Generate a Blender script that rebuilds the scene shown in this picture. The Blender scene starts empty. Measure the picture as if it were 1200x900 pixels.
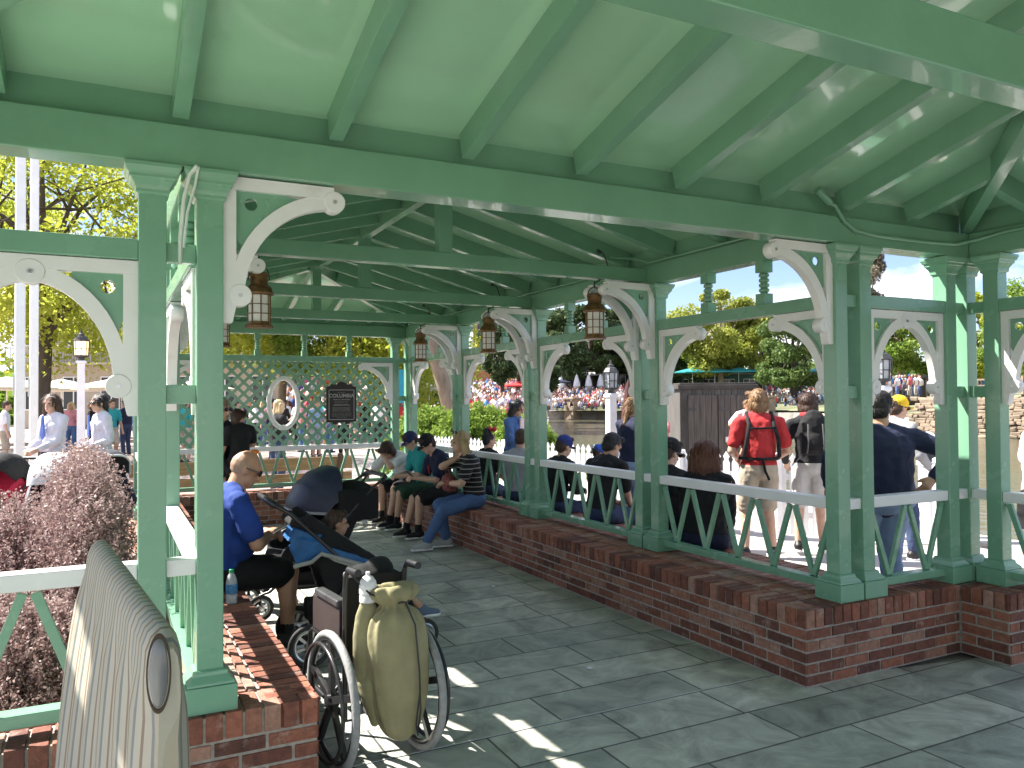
import bpy, bmesh, math, random
import numpy as np
from mathutils import Vector as V, Matrix as M, noise as NZ
R=math.radians; PI=math.pi
rnd=random.Random(7); nr=np.random.RandomState(11)
scn=bpy.context.scene; COL=scn.collection
# ------------------------------------------------------------------ camera, world, sun, exposure
cd=bpy.data.cameras.new('camera'); cam=bpy.data.objects.new('camera',cd); COL.objects.link(cam); scn.camera=cam
cd.sensor_width=36; cd.lens=27.97; cd.clip_start=.05; cd.clip_end=3000
yaw,pit,rol=.469,.0196,-.0073
Fw=V((math.sin(yaw)*math.cos(pit),math.cos(yaw)*math.cos(pit),math.sin(pit))); Rt=V((math.cos(yaw),-math.sin(yaw),0)); Up=Rt.cross(Fw)
R2=Rt*math.cos(rol)+Up*math.sin(rol); U2=Up*math.cos(rol)-Rt*math.sin(rol)
cam.matrix_world=M(((R2.x,U2.x,-Fw.x,0),(R2.y,U2.y,-Fw.y,0),(R2.z,U2.z,-Fw.z,1.65),(0,0,0,1)))
SUNV=V((-.63,.56,1)).normalized()
w=bpy.data.worlds.new('World'); scn.world=w; w.use_nodes=True
nt=w.node_tree; nd=nt.nodes; lk=nt.links; bg=nd['Background']
sky=nd.new('ShaderNodeTexSky'); sky.sky_type='NISHITA'; sky.sun_disc=False
sky.sun_elevation=math.asin(SUNV.z); sky.sun_rotation=math.atan2(SUNV.x,SUNV.y)
sky.air_density=1.0; sky.dust_density=.35; sky.ozone_density=2.5
tc=nd.new('ShaderNodeTexCoord'); mp=nd.new('ShaderNodeMapping'); mp.inputs['Scale'].default_value=(1,1,2.6); mp.inputs['Location'].default_value=(.15,.4,.2)
nz=nd.new('ShaderNodeTexNoise'); nz.inputs['Scale'].default_value=2.6; nz.inputs['Detail'].default_value=7; nz.inputs['Roughness'].default_value=.56; nz.inputs['Distortion'].default_value=.4
rp=nd.new('ShaderNodeValToRGB'); rp.color_ramp.elements[0].position=.47; rp.color_ramp.elements[1].position=.60
mx=nd.new('ShaderNodeMix'); mx.data_type='RGBA'; mx.inputs['B'].default_value=(8.6,8.7,9.1,1)
lk.new(tc.outputs['Generated'],mp.inputs[0]); lk.new(mp.outputs[0],nz.inputs['Vector']); lk.new(nz.outputs[0],rp.inputs[0])
lk.new(rp.outputs[0],mx.inputs['Factor']); tn=nd.new('ShaderNodeVectorMath'); tn.operation='MULTIPLY'; tn.inputs[1].default_value=(.95,.93,1.10); lk.new(sky.outputs[0],tn.inputs[0]); lk.new(tn.outputs[0],mx.inputs['A']); lk.new(mx.outputs['Result'],bg.inputs[0])
bg.inputs[1].default_value=.066
sd=bpy.data.lights.new('sun','SUN'); sd.energy=4.9; sd.angle=R(.55); sd.color=(1,.945,.86)
sun=bpy.data.objects.new('sun',sd); COL.objects.link(sun); sun.rotation_euler=SUNV.to_track_quat('Z','Y').to_euler(); sun.location=(-20,20,40)
vs=scn.view_settings; vs.view_transform='Standard'; vs.look='None'; vs.gamma=1; vs.exposure=1.72
try: vs.use_curve_mapping=False
except Exception: pass
try:
    scn.cycles.max_bounces=10; scn.cycles.diffuse_bounces=6; scn.cycles.glossy_bounces=4; scn.cycles.transparent_max_bounces=8
    scn.cycles.sample_clamp_indirect=6
except Exception: pass
# ------------------------------------------------------------------ materials
MC={}
def pm(name,col,rough=.6,var=.12,scale=6,bump=.0,bscale=60,metal=0,coat=0,stretch=(1,1,1),spec=.5,trans=0,attr=None,sheen=0,emit=None,alpha=1):
    if name in MC: return MC[name]
    m=bpy.data.materials.new(name); m.use_nodes=True; n=m.node_tree.nodes; l=m.node_tree.links; b=n['Principled BSDF']
    b.inputs['Roughness'].default_value=rough; b.inputs['Metallic'].default_value=metal; b.inputs['Coat Weight'].default_value=coat
    b.inputs['Specular IOR Level'].default_value=spec; b.inputs['Sheen Weight'].default_value=sheen; b.inputs['Transmission Weight'].default_value=trans
    t=n.new('ShaderNodeTexCoord'); mp=n.new('ShaderNodeMapping'); mp.inputs['Scale'].default_value=stretch; l.new(t.outputs['Object'],mp.inputs[0])
    nz=n.new('ShaderNodeTexNoise'); nz.inputs['Scale'].default_value=scale; nz.inputs['Detail'].default_value=6; l.new(mp.outputs[0],nz.inputs['Vector'])
    mr=n.new('ShaderNodeMapRange'); mr.inputs['From Min'].default_value=.3; mr.inputs['From Max'].default_value=.7; mr.inputs['To Min'].default_value=1-var; mr.inputs['To Max'].default_value=1+var
    l.new(nz.outputs[0],mr.inputs['Value'])
    mul=n.new('ShaderNodeVectorMath'); mul.operation='SCALE'
    if attr:
        at=n.new('ShaderNodeAttribute'); at.attribute_name=attr; l.new(at.outputs['Color'],mul.inputs[0])
    else: mul.inputs[0].default_value=col
    l.new(mr.outputs[0],mul.inputs['Scale']); l.new(mul.outputs[0],b.inputs['Base Color'])
    rr=n.new('ShaderNodeMapRange'); rr.inputs['To Min'].default_value=max(0,rough-.08); rr.inputs['To Max'].default_value=min(1,rough+.1); l.new(nz.outputs[0],rr.inputs['Value']); l.new(rr.outputs[0],b.inputs['Roughness'])
    if bump:
        n2=n.new('ShaderNodeTexNoise'); n2.inputs['Scale'].default_value=bscale; n2.inputs['Detail'].default_value=5; l.new(mp.outputs[0],n2.inputs['Vector'])
        bp=n.new('ShaderNodeBump'); bp.inputs['Strength'].default_value=bump; bp.inputs['Distance'].default_value=.01; l.new(n2.outputs[0],bp.inputs['Height']); l.new(bp.outputs[0],b.inputs['Normal'])
    if emit: b.inputs['Emission Color'].default_value=(*emit[:3],1); b.inputs['Emission Strength'].default_value=emit[3]
    if alpha<1: b.inputs['Alpha'].default_value=alpha
    MC[name]=m; return m
def worn(m,col,lo,hi,amt,sc=5):
    n=m.node_tree.nodes; l=m.node_tree.links; b=n['Principled BSDF']; src=b.inputs['Base Color'].links[0].from_socket; g=n.new('ShaderNodeNewGeometry'); nz=n.new('ShaderNodeTexNoise'); nz.inputs['Scale'].default_value=sc; nz.inputs['Detail'].default_value=10; nz.inputs['Roughness'].default_value=.72; l.new(g.outputs['Position'],nz.inputs['Vector']); rp=n.new('ShaderNodeMapRange'); rp.inputs['From Min'].default_value=lo; rp.inputs['From Max'].default_value=hi; rp.inputs['To Max'].default_value=amt; l.new(nz.outputs[0],rp.inputs['Value']); mx=n.new('ShaderNodeMix'); mx.data_type='RGBA'; mx.inputs['B'].default_value=(*col,1); l.new(rp.outputs[0],mx.inputs['Factor']); l.new(src,mx.inputs['A']); l.new(mx.outputs['Result'],b.inputs['Base Color']); return m
def cloth(name,col,rough=.85,bump=.8,bs=15): return pm('cloth '+name,col,rough,.1,9,bump,bs,sheen=.0)
GREEN=pm('green gloss paint',(.175,.36,.232),.2,.07,3,.08,34,coat=.25,stretch=(1,1,1))
GREEN_D=pm('green post paint',(.185,.375,.25),.25,.04,5,.07,40,coat=.2)
CEIL=pm('pale green ceiling paint',(.36,.62,.41),.11,.05,1.6,.10,7,coat=.3)
worn(GREEN_D,(.30,.36,.27),.60,.72,.35,4.5); worn(GREEN,(.17,.27,.19),.58,.75,.4,2.2); CEIL.node_tree.nodes['Principled BSDF'].inputs['Coat Weight'].default_value=.8; CEIL.node_tree.nodes['Principled BSDF'].inputs['Coat Roughness'].default_value=.04; worn(CEIL,(.36,.50,.36),.50,.72,.45,1.3)
WHITE=pm('white gloss paint',(.80,.80,.78),.35,.04,6,.06,50,coat=.15)
worn(WHITE,(.55,.53,.48),.58,.75,.5,4)
WHITE_R=pm('white fence paint',(.82,.82,.82),.45,.05,8,.05,40)
ROOFM=pm('grey shingle',(.12,.12,.11),.9,.3,20,.4,60)
BRASS=pm('aged copper',(.20,.115,.05),.45,.35,30,.2,60,metal=.75)
FROST=pm('frosted lantern glass',(.80,.80,.74),.55,.05,20,0,1,spec=.4)
BLACKP=pm('black plastic',(.02,.02,.022),.4,.2,20,.05,60)
BLACKM=pm('black painted metal',(.025,.025,.027),.3,.15,20,.0,60,coat=.2)
STEEL=pm('brushed steel',(.55,.56,.57),.3,.1,20,.03,80,metal=.9)
RUBBER=pm('grey rubber tread',(.28,.28,.28),.75,.15,40,.3,120)
RUBBERD=pm('dark rubber',(.035,.035,.035),.75,.15,40,.3,120)
SKIN=pm('skin light',(.60,.36,.255),.5,.06,14,.05,120); SKIN_T=pm('skin tanned',(.50,.27,.17),.5,.06,14,.05,120); SKIN_M=pm('skin medium',(.46,.26,.165),.5,.06,14,.05,120)
DARKEYE=pm('dark lens',(.01,.01,.012),.12,.0,5)
LIP=pm('lips',(.42,.17,.14),.5,.05,20)
HB=pm('hair brown',(.065,.032,.018),.5,.35,40,.9,70,stretch=(1,1,.25)); HD=pm('hair black',(.012,.010,.010),.42,.3,40,.9,70,stretch=(1,1,.25))
HBL=pm('hair blonde',(.52,.38,.20),.5,.3,40,.9,70,stretch=(1,1,.2)); HSB=pm('hair sandy',(.26,.15,.07),.5,.3,40,.9,70,stretch=(1,1,.3)); HR=pm('hair auburn',(.14,.05,.025),.5,.3,40,.9,70,stretch=(1,1,.25))
def mk(name): m=bpy.data.materials.new(name); m.use_nodes=True; return m,m.node_tree.nodes,m.node_tree.links,m.node_tree.nodes['Principled BSDF']
def brick_mat():
    m,n,l,b=mk('brick clay'); t=n.new('ShaderNodeTexCoord'); at=n.new('ShaderNodeAttribute'); at.attribute_name='tint'
    rp=n.new('ShaderNodeValToRGB'); e=rp.color_ramp.elements; e[0].color=(.10,.038,.028,1); e[1].color=(.28,.10,.06,1); e[1].position=.55
    for pos,c in ((.25,(.18,.063,.041,1)),(.75,(.30,.145,.10,1)),(.92,(.36,.23,.18,1)),(1,(.22,.175,.15,1))): x=e.new(pos); x.color=c
    l.new(at.outputs['Fac'],rp.inputs[0])
    nz=n.new('ShaderNodeTexNoise'); nz.inputs['Scale'].default_value=26; nz.inputs['Detail'].default_value=8; nz.inputs['Roughness'].default_value=.7; l.new(t.outputs['Object'],nz.inputs['Vector'])
    mr=n.new('ShaderNodeMapRange'); mr.inputs['From Min'].default_value=.3; mr.inputs['From Max'].default_value=.7; mr.inputs['To Min'].default_value=.62; mr.inputs['To Max'].default_value=1.4; l.new(nz.outputs[0],mr.inputs['Value'])
    mu=n.new('ShaderNodeVectorMath'); mu.operation='SCALE'; l.new(rp.outputs[0],mu.inputs[0]); l.new(mr.outputs[0],mu.inputs['Scale'])
    n3=n.new('ShaderNodeTexNoise'); n3.inputs['Scale'].default_value=7; n3.inputs['Detail'].default_value=9; n3.inputs['Roughness'].default_value=.75; l.new(t.outputs['Object'],n3.inputs['Vector'])
    r3=n.new('ShaderNodeValToRGB'); r3.color_ramp.elements[0].position=.56; r3.color_ramp.elements[1].position=.74; l.new(n3.outputs[0],r3.inputs[0])
    m3=n.new('ShaderNodeMix'); m3.data_type='RGBA'; m3.inputs['B'].default_value=(.50,.41,.35,1); ml=n.new('ShaderNodeMath'); ml.operation='MULTIPLY'; ml.inputs[1].default_value=.75
    l.new(r3.outputs[0],ml.inputs[0]); l.new(ml.outputs[0],m3.inputs['Factor']); l.new(mu.outputs[0],m3.inputs['A']); l.new(m3.outputs['Result'],b.inputs['Base Color'])
    b.inputs['Roughness'].default_value=.82
    n2=n.new('ShaderNodeTexNoise'); n2.inputs['Scale'].default_value=90; n2.inputs['Detail'].default_value=6; l.new(t.outputs['Object'],n2.inputs['Vector'])
    ad=n.new('ShaderNodeMath'); l.new(n2.outputs[0],ad.inputs[0]); l.new(nz.outputs[0],ad.inputs[1])
    bp=n.new('ShaderNodeBump'); bp.inputs['Strength'].default_value=.55; bp.inputs['Distance'].default_value=.006; l.new(ad.outputs[0],bp.inputs['Height']); l.new(bp.outputs[0],b.inputs['Normal'])
    return m
BRICK=brick_mat(); MORTAR=pm('mortar',(.36,.32,.28),.95,.25,30,.6,90)
def slate_mat():
    m,n,l,b=mk('slate paving'); t=n.new('ShaderNodeTexCoord')
    wn=n.new('ShaderNodeTexNoise'); wn.inputs['Scale'].default_value=1.6; wn.inputs['Detail'].default_value=3; l.new(t.outputs['Object'],wn.inputs['Vector'])
    wv=n.new('ShaderNodeVectorMath'); wv.operation='SCALE'; wv.inputs['Scale'].default_value=.02; l.new(wn.outputs['Color'],wv.inputs[0])
    wa=n.new('ShaderNodeVectorMath'); l.new(t.outputs['Object'],wa.inputs[0]); l.new(wv.outputs[0],wa.inputs[1])
    mp=n.new('ShaderNodeMapping'); mp.inputs['Location'].default_value=(.33,-.015,0); l.new(wa.outputs[0],mp.inputs[0])
    br=n.new('ShaderNodeTexBrick'); br.inputs['Scale'].default_value=1; br.inputs['Brick Width'].default_value=.92; br.inputs['Row Height'].default_value=.355; br.inputs['Mortar Size'].default_value=.008; br.inputs['Mortar Smooth'].default_value=.6; br.offset=.37; br.squash=.72; br.squash_frequency=3
    br.inputs['Color1'].default_value=(.31,.33,.29,1); br.inputs['Color2'].default_value=(.52,.52,.455,1); br.inputs['Mortar'].default_value=(.09,.092,.083,1); l.new(mp.outputs[0],br.inputs['Vector'])
    n1=n.new('ShaderNodeTexNoise'); n1.inputs['Scale'].default_value=3.2; n1.inputs['Detail'].default_value=9; n1.inputs['Roughness'].default_value=.65; n1.inputs['Distortion'].default_value=1.2; l.new(t.outputs['Object'],n1.inputs['Vector'])
    mr=n.new('ShaderNodeMapRange'); mr.inputs['From Min'].default_value=.3; mr.inputs['From Max'].default_value=.72; mr.inputs['To Min'].default_value=.50; mr.inputs['To Max'].default_value=1.45; l.new(n1.outputs[0],mr.inputs['Value'])
    mu=n.new('ShaderNodeVectorMath'); mu.operation='SCALE'; l.new(br.outputs['Color'],mu.inputs[0]); l.new(mr.outputs[0],mu.inputs['Scale']); l.new(mu.outputs[0],b.inputs['Base Color'])
    rr=n.new('ShaderNodeMapRange'); rr.inputs['To Min'].default_value=.38; rr.inputs['To Max'].default_value=.75; l.new(n1.outputs[0],rr.inputs['Value']); l.new(rr.outputs[0],b.inputs['Roughness'])
    n2=n.new('ShaderNodeTexNoise'); n2.inputs['Scale'].default_value=9; n2.inputs['Detail'].default_value=8; n2.inputs['Distortion'].default_value=1.5; l.new(t.outputs['Object'],n2.inputs['Vector'])
    sb=n.new('ShaderNodeMath'); sb.operation='MULTIPLY_ADD'; sb.inputs[1].default_value=-1.4; l.new(br.outputs['Fac'],sb.inputs[0]); l.new(n2.outputs[0],sb.inputs[2])
    bp=n.new('ShaderNodeBump'); bp.inputs['Strength'].default_value=.5; bp.inputs['Distance'].default_value=.012; l.new(sb.outputs[0],bp.inputs['Height']); l.new(bp.outputs[0],b.inputs['Normal'])
    return m
def stripe_mat():
    m,n,l,b=mk('striped awning cloth'); at=n.new('ShaderNodeAttribute'); at.attribute_name='tint'
    rp=n.new('ShaderNodeValToRGB'); rp.color_ramp.interpolation='CONSTANT'; e=rp.color_ramp.elements
    cs=[(0.328,0.289,0.226),(0.168,0.180,0.174),(0.359,0.328,0.265),(0.191,0.146,0.101),(0.367,0.335,0.273),(0.152,0.174,0.174),(0.335,0.304,0.242),(0.208,0.163,0.112),(0.351,0.328,0.265),(0.174,0.180,0.168),(0.359,0.335,0.273)]
    ps=[0,.06,.12,.28,.34,.5,.56,.68,.74,.86,.92]
    e[0].color=(*cs[0],1); e[1].position=ps[1]; e[1].color=(*cs[1],1)
    for q,c in zip(ps[2:],cs[2:]): x=e.new(q); x.color=(*c,1)
    fr=n.new('ShaderNodeMath'); fr.operation='FRACT'; l.new(at.outputs['Fac'],fr.inputs[0]); l.new(fr.outputs[0],rp.inputs[0])
    l.new(rp.outputs[0],b.inputs['Base Color']); b.inputs['Roughness'].default_value=.75
    t=n.new('ShaderNodeTexCoord'); nz=n.new('ShaderNodeTexNoise'); nz.inputs['Scale'].default_value=14; nz.inputs['Detail'].default_value=4; l.new(t.outputs['Object'],nz.inputs['Vector'])
    bp=n.new('ShaderNodeBump'); bp.inputs['Strength'].default_value=.25; bp.inputs['Distance'].default_value=.02; l.new(nz.outputs[0],bp.inputs['Height']); l.new(bp.outputs[0],b.inputs['Normal'])
    return m
def leaf_mat(name,c0,c1,c2,tr=.35,rough=.55):
    m,n,l,b=mk(name); at=n.new('ShaderNodeAttribute'); at.attribute_name='tint'
    rp=n.new('ShaderNodeValToRGB'); e=rp.color_ramp.elements; e[0].color=(*c0,1); e[1].color=(*c2,1); x=e.new(.5); x.color=(*c1,1); l.new(at.outputs['Fac'],rp.inputs[0])
    l.new(rp.outputs[0],b.inputs['Base Color']); b.inputs['Roughness'].default_value=rough; b.inputs['Specular IOR Level'].default_value=.3
    ts=n.new('ShaderNodeBsdfTranslucent'); l.new(rp.outputs[0],ts.inputs[0]); ms=n.new('ShaderNodeMixShader'); ms.inputs[0].default_value=tr
    l.new(b.outputs[0],ms.inputs[1]); l.new(ts.outputs[0],ms.inputs[2]); l.new(ms.outputs[0],n['Material Output'].inputs[0]); return m
def water_mat():
    m,n,l,b=mk('river water'); b.inputs['Base Color'].default_value=(.10,.095,.06,1); b.inputs['Roughness'].default_value=.12; b.inputs['IOR'].default_value=1.33
    t=n.new('ShaderNodeTexCoord'); mp=n.new('ShaderNodeMapping'); mp.inputs['Scale'].default_value=(1,.5,1); l.new(t.outputs['Object'],mp.inputs[0])
    nz=n.new('ShaderNodeTexNoise'); nz.inputs['Scale'].default_value=2.2; nz.inputs['Detail'].default_value=4; l.new(mp.outputs[0],nz.inputs['Vector'])
    bp=n.new('ShaderNodeBump'); bp.inputs['Strength'].default_value=.8; bp.inputs['Distance'].default_value=.08; l.new(nz.outputs[0],bp.inputs['Height']); l.new(bp.outputs[0],b.inputs['Normal']); return m
# ------------------------------------------------------------------ mesh builder
def orth(d,hint=V((0,0,1))):
    d=d.normalized(); a=hint.cross(d)
    if a.length<1e-4: a=V((1,0,0)).cross(d)
    a.normalize(); return a,d.cross(a)
class MB:
    def __init__(s): s.v=[]; s.f=[]; s.t=[]
    def add(s,vs,fs,t=.5):
        o=len(s.v); s.v+=[tuple(x) for x in vs]; s.f+=[tuple(i+o for i in f) for f in fs]; s.t+=[t]*len(fs); return s
    def hexa(s,p,t=.5): return s.add(p,[(0,3,2,1),(4,5,6,7),(0,1,5,4),(1,2,6,5),(2,3,7,6),(3,0,4,7)],t)
    def box(s,a,b,t=.5):
        x0,y0,z0=a; x1,y1,z1=b
        return s.hexa([(x0,y0,z0),(x1,y0,z0),(x1,y1,z0),(x0,y1,z0),(x0,y0,z1),(x1,y0,z1),(x1,y1,z1),(x0,y1,z1)],t)
    def obox(s,c,ax,ay,az,t=.5):
        c=V(c); ax,ay,az=V(ax),V(ay),V(az)
        return s.hexa([c-ax-ay-az,c+ax-ay-az,c+ax+ay-az,c-ax+ay-az,c-ax-ay+az,c+ax-ay+az,c+ax+ay+az,c-ax+ay+az],t)
    def bar(s,p,q,w,h,up=V((0,0,1)),t=.5):
        p,q=V(p),V(q); d=q-p; a,b=orth(d,V(up)); return s.obox((p+q)/2,a*w/2,b*h/2,d/2,t) if False else s.obox((p+q)/2,d/2,a*w/2,b*h/2,t)
    def prism(s,poly,o,ex,ey,th,t=.5):
        o,ex,ey=V(o),V(ex),V(ey); ez=ex.cross(ey); n=len(poly)
        if sum(poly[i][0]*poly[(i+1)%n][1]-poly[(i+1)%n][0]*poly[i][1] for i in range(n))<0: poly=poly[::-1]
        vs=[o+ex*a+ey*b-ez*th/2 for a,b in poly]+[o+ex*a+ey*b+ez*th/2 for a,b in poly]
        return s.add(vs,[tuple(range(n-1,-1,-1)),tuple(range(n,2*n))]+[(i,(i+1)%n,(i+1)%n+n,i+n) for i in range(n)],t)
    def rings(s,rs,close=True,caps=True,t=.5):
        n=len(rs[0]); o=len(s.v); vs=[p for r in rs for p in r]; fs=[]
        for i in range(len(rs)-1):
            for j in range(n if close else n-1):
                k=(j+1)%n; fs.append((i*n+j,i*n+k,(i+1)*n+k,(i+1)*n+j))
        if caps: fs.append(tuple(range(n-1,-1,-1))); fs.append(tuple((len(rs)-1)*n+j for j in range(n)))
        return s.add(vs,fs,t)
    def lathe(s,prof,o=(0,0,0),ax=(0,0,1),n=16,ph=0,t=.5,sq=None):
        o=V(o); ax=V(ax).normalized(); a,b=orth(ax,V((0,1,0)) if abs(ax.z)>.9 else V((0,0,1)))
        return s.rings([[o+ax*z+(a*math.cos(ph+2*PI*j/n)+b*math.sin(ph+2*PI*j/n))*max(r,1e-4) for j in range(n)] for r,z in prof],t=t)
    def tube(s,pts,r,n=8,t=.5):
        pts=[V(p) for p in pts]; rs=[]; pa=None
        for i,p in enumerate(pts):
            d=(pts[min(i+1,len(pts)-1)]-pts[max(i-1,0)]).normalized()
            if pa is None: a,b=orth(d)
            else: a=(pa-d*pa.dot(d)); a=a.normalized() if a.length>1e-5 else orth(d)[0]; b=d.cross(a)
            pa=a; rr=r[i] if isinstance(r,(list,tuple)) else r
            rs.append([p+(a*math.cos(2*PI*j/n)+b*math.sin(2*PI*j/n))*rr for j in range(n)])
        return s.rings(rs,t=t)
    def ell(s,c,r,rot=None,n=14,t=.5):
        c=V(c); r=(r,r,r) if not hasattr(r,'__len__') else r; rs=[]; m=n//2+1
        for i in range(m):
            th=PI*(i+.02)/(m-1+.04) ; z=-math.cos(th); q=math.sin(th); ring=[]
            for j in range(n):
                p=V((r[0]*q*math.cos(2*PI*j/n),r[1]*q*math.sin(2*PI*j/n),r[2]*z)); ring.append(c+(rot@p if rot else p))
            rs.append(ring)
        return s.rings(rs,t=t)
    def cap(s,a,b,ra,rb,n=12,wide=None,ws=1):
        a,b=V(a),V(b); d=b-a
        if d.length<1e-5: d=V((0,0,1e-4))
        dn=d.normalized()
        if wide is not None: e1=V(wide)-dn*V(wide).dot(dn); e1.normalize(); e2=dn.cross(e1)
        else: e1,e2=orth(dn)
        st=[]
        for k in range(4): th=PI/2*(k+.04)/4; st.append((a-dn*ra*math.cos(th),ra*math.sin(th)))
        for k in range(4,-1,-1):
            th=PI/2*(k+.04)/4.04; st.append((b+dn*rb*math.cos(th),rb*math.sin(th)))
        st=st[:4]+[(a,ra)]+[(b,rb)]+[ (b+dn*rb*math.cos(PI/2*(k+.04)/4),rb*math.sin(PI/2*(k+.04)/4)) for k in (3,2,1,0)]
        return s.rings([[c+(e1*math.cos(2*PI*j/n)*ws+e2*math.sin(2*PI*j/n))*r for j in range(n)] for c,r in st])
    def torus(s,c,ax,Rr,r,n=32,k=8,a0=0,a1=2*PI,t=.5):
        c=V(c); a,b=orth(V(ax)); full=abs(a1-a0-2*PI)<1e-6; rs=[]
        for i in range(n+(0 if full else 1)):
            th=a0+(a1-a0)*i/n; d=a*math.cos(th)+b*math.sin(th)
            rs.append([c+d*(Rr+r*math.cos(2*PI*j/k))+V(ax).normalized()*r*math.sin(2*PI*j/k) for j in range(k)])
        if full:
            o=len(s.v); m=len(rs); s.add([p for q in rs for p in q],[(i*k+j,i*k+(j+1)%k,((i+1)%m)*k+(j+1)%k,((i+1)%m)*k+j) for i in range(m) for j in range(k)],t)
        else: s.rings(rs,t=t)
        return s
    def mesh(s,name,smooth=None,tint=False):
        me=bpy.data.meshes.new(name); me.from_pydata(s.v,[],s.f); me.update()
        bm=bmesh.new(); bm.from_mesh(me); bmesh.ops.recalc_face_normals(bm,faces=bm.faces); bm.to_mesh(me); bm.free()
        if smooth:
            me.polygons.foreach_set('use_smooth',[True]*len(me.polygons))
            if smooth<180: me.set_sharp_from_angle(angle=R(smooth))
        if tint:
            at=me.attributes.new('tint','FLOAT','FACE'); at.data.foreach_set('value',s.t)
        return me
    def build(s,name,mat,parent=None,smooth=None,bevel=0,tint=False,seg=2):
        return link(name,s.mesh(name,smooth,tint),mat,parent,bevel,seg)
def link(name,me,mat,parent=None,bevel=0,seg=2):
    if mat and not me.materials: me.materials.append(mat)
    o=bpy.data.objects.new(name,me); COL.objects.link(o)
    if parent: o.parent=parent
    if bevel:
        m=o.modifiers.new('bevel','BEVEL'); m.width=bevel; m.segments=seg; m.limit_method='ANGLE'; m.angle_limit=R(35)
    return o
def tag(o,label=None,cat=None,group=None,kind=None):
    for k,v in (('label',label),('category',cat),('group',group),('kind',kind)):
        if v: o[k]=v
    return o
def empty(name,label=None,cat=None,loc=(0,0,0),rz=0,group=None,parent=None):
    o=bpy.data.objects.new(name,None); COL.objects.link(o); o.location=loc; o.rotation_euler=(0,0,rz); o.empty_display_size=.1
    if parent: o.parent=parent
    return tag(o,label,cat,group)
def dup(o,loc=None,rz=None,parent=None,label=None,top=True):
    c=o.copy(); COL.objects.link(c)
    if parent: c.parent=parent
    if loc is not None: c.location=loc
    if rz is not None: c.rotation_euler=(0,0,rz)
    if label: c['label']=label
    for ch in list(o.children): dup(ch,parent=c)
    return c
def leafmesh(name,P,size,tint,mat,parent=None,asp=.55,flat=0):
    n=len(P); d=nr.normal(size=(n,3)); d[:,2]*=(1-flat); d/=np.linalg.norm(d,axis=1)[:,None]+1e-9; e=nr.normal(size=(n,3)); e-=d*(e*d).sum(1)[:,None]; e/=np.linalg.norm(e,axis=1)[:,None]+1e-9
    sz=(size*(.6+.8*nr.rand(n)))[:,None]; a=d*sz; b=e*sz*asp
    vs=np.stack([P-a,P+b*.9,P+a,P-b*.9],1).reshape(-1,3)
    me=bpy.data.meshes.new(name); me.vertices.add(4*n); me.vertices.foreach_set('co',vs.ravel()); me.loops.add(4*n); me.loops.foreach_set('vertex_index',np.arange(4*n)); me.polygons.add(n); me.polygons.foreach_set('loop_start',np.arange(n)*4)
    me.update(calc_edges=True); at=me.attributes.new('tint','FLOAT','FACE'); at.data.foreach_set('value',np.clip(tint,0,1).astype(np.float32)); return link(name,me,mat,parent)
# ------------------------------------------------------------------ ground, river
X0,X1=.25,4.05; XM=2.15; YF=3.42; YE=11.25; HL=.437
riv=[(7.0,14.5),(7.5,12.0),(8.6,11.6),(10.4,11.0),(10.3,9.0),(8.7,7.6),(8.9,5.2),(9.4,-2),(10,-45),(90,-45),(80,5),(53,31.5),(66,62),(57,88),(49,92),(9.5,19)]
def ground():
    bm=bmesh.new(); S=700
    def loop(ps,z):
        vs=[bm.verts.new((x,y,z)) for x,y in ps]; return [bm.edges.new((vs[i],vs[(i+1)%len(vs)])) for i in range(len(vs))]
    E=loop([(-S,-S),(S,-S),(S,S),(-S,S)],-.03)+loop(riv,-.03)
    bmesh.ops.triangle_fill(bm,edges=E,use_beauty=True)
    for f in list(bm.faces):
        c=f.calc_center_median(); ins=False; n=len(riv)
        for i in range(n):
            (xa,ya),(xb,yb)=riv[i],riv[(i+1)%n]
            if (ya>c.y)!=(yb>c.y) and c.x<(xb-xa)*(c.y-ya)/(yb-ya)+xa: ins=not ins
        if ins: bm.faces.remove(f)
    bmesh.ops.recalc_face_normals(bm,faces=bm.faces)
    for f in bm.faces:
        if f.normal.z<0: f.normal_flip()
    me=bpy.data.meshes.new('ground'); bm.to_mesh(me); bm.free()
    return link('ground',me,pm('pale concrete',(.37,.32,.29),.85,.16,1.3,.15,40))
tag(ground(),kind='structure')
b=MB(); b.add([(x,y,-1.0) for x,y in riv],[tuple(range(len(riv)))]); tag(b.build('water',water_mat()),kind='structure')
STONE=pm('river wall stone',(.44,.41,.36),.9,.3,2,.6,8)
b=MB()
for i in range(len(riv)):
    (xa,ya),(xb,yb)=riv[i],riv[(i+1)%len(riv)]; b.bar((xa,ya,-.72),(xb,yb,-.72),.5,1.5)
tag(b.build('embankment',STONE),kind='structure')
def sheet(name,poly,z,mat): b=MB(); b.add([(x,y,z) for x,y in poly],[tuple(range(len(poly)))]); return tag(b.build(name,mat),kind='structure')
sheet('pavilion_floor',[(.6,-5),(5.9,-5),(5.9,3.0),(3.7,3.4),(3.7,11.1),(.6,11.1)],0,slate_mat())
sheet('camera_side_floor',[(-5,-5),(.596,-5),(.596,3.5),(-5,3.5)],-.001,MC.get('x') or bpy.data.materials['slate paving'])
sheet('deck',[(4.2,3.55),(8.6,3.0),(8.5,6.2),(7.3,10.2),(6.75,14.3),(4.2,14.3)],-.012,pm('sunlit deck concrete',(.41,.385,.365),.85,.12,2,.15,60))
sheet('planting_bed',[(-3.6,3.6),(.15,3.6),(.15,9.3),(-3.6,9.3)],-.004,pm('bark mulch',(.06,.04,.028),.95,.4,30,1,60))
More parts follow.
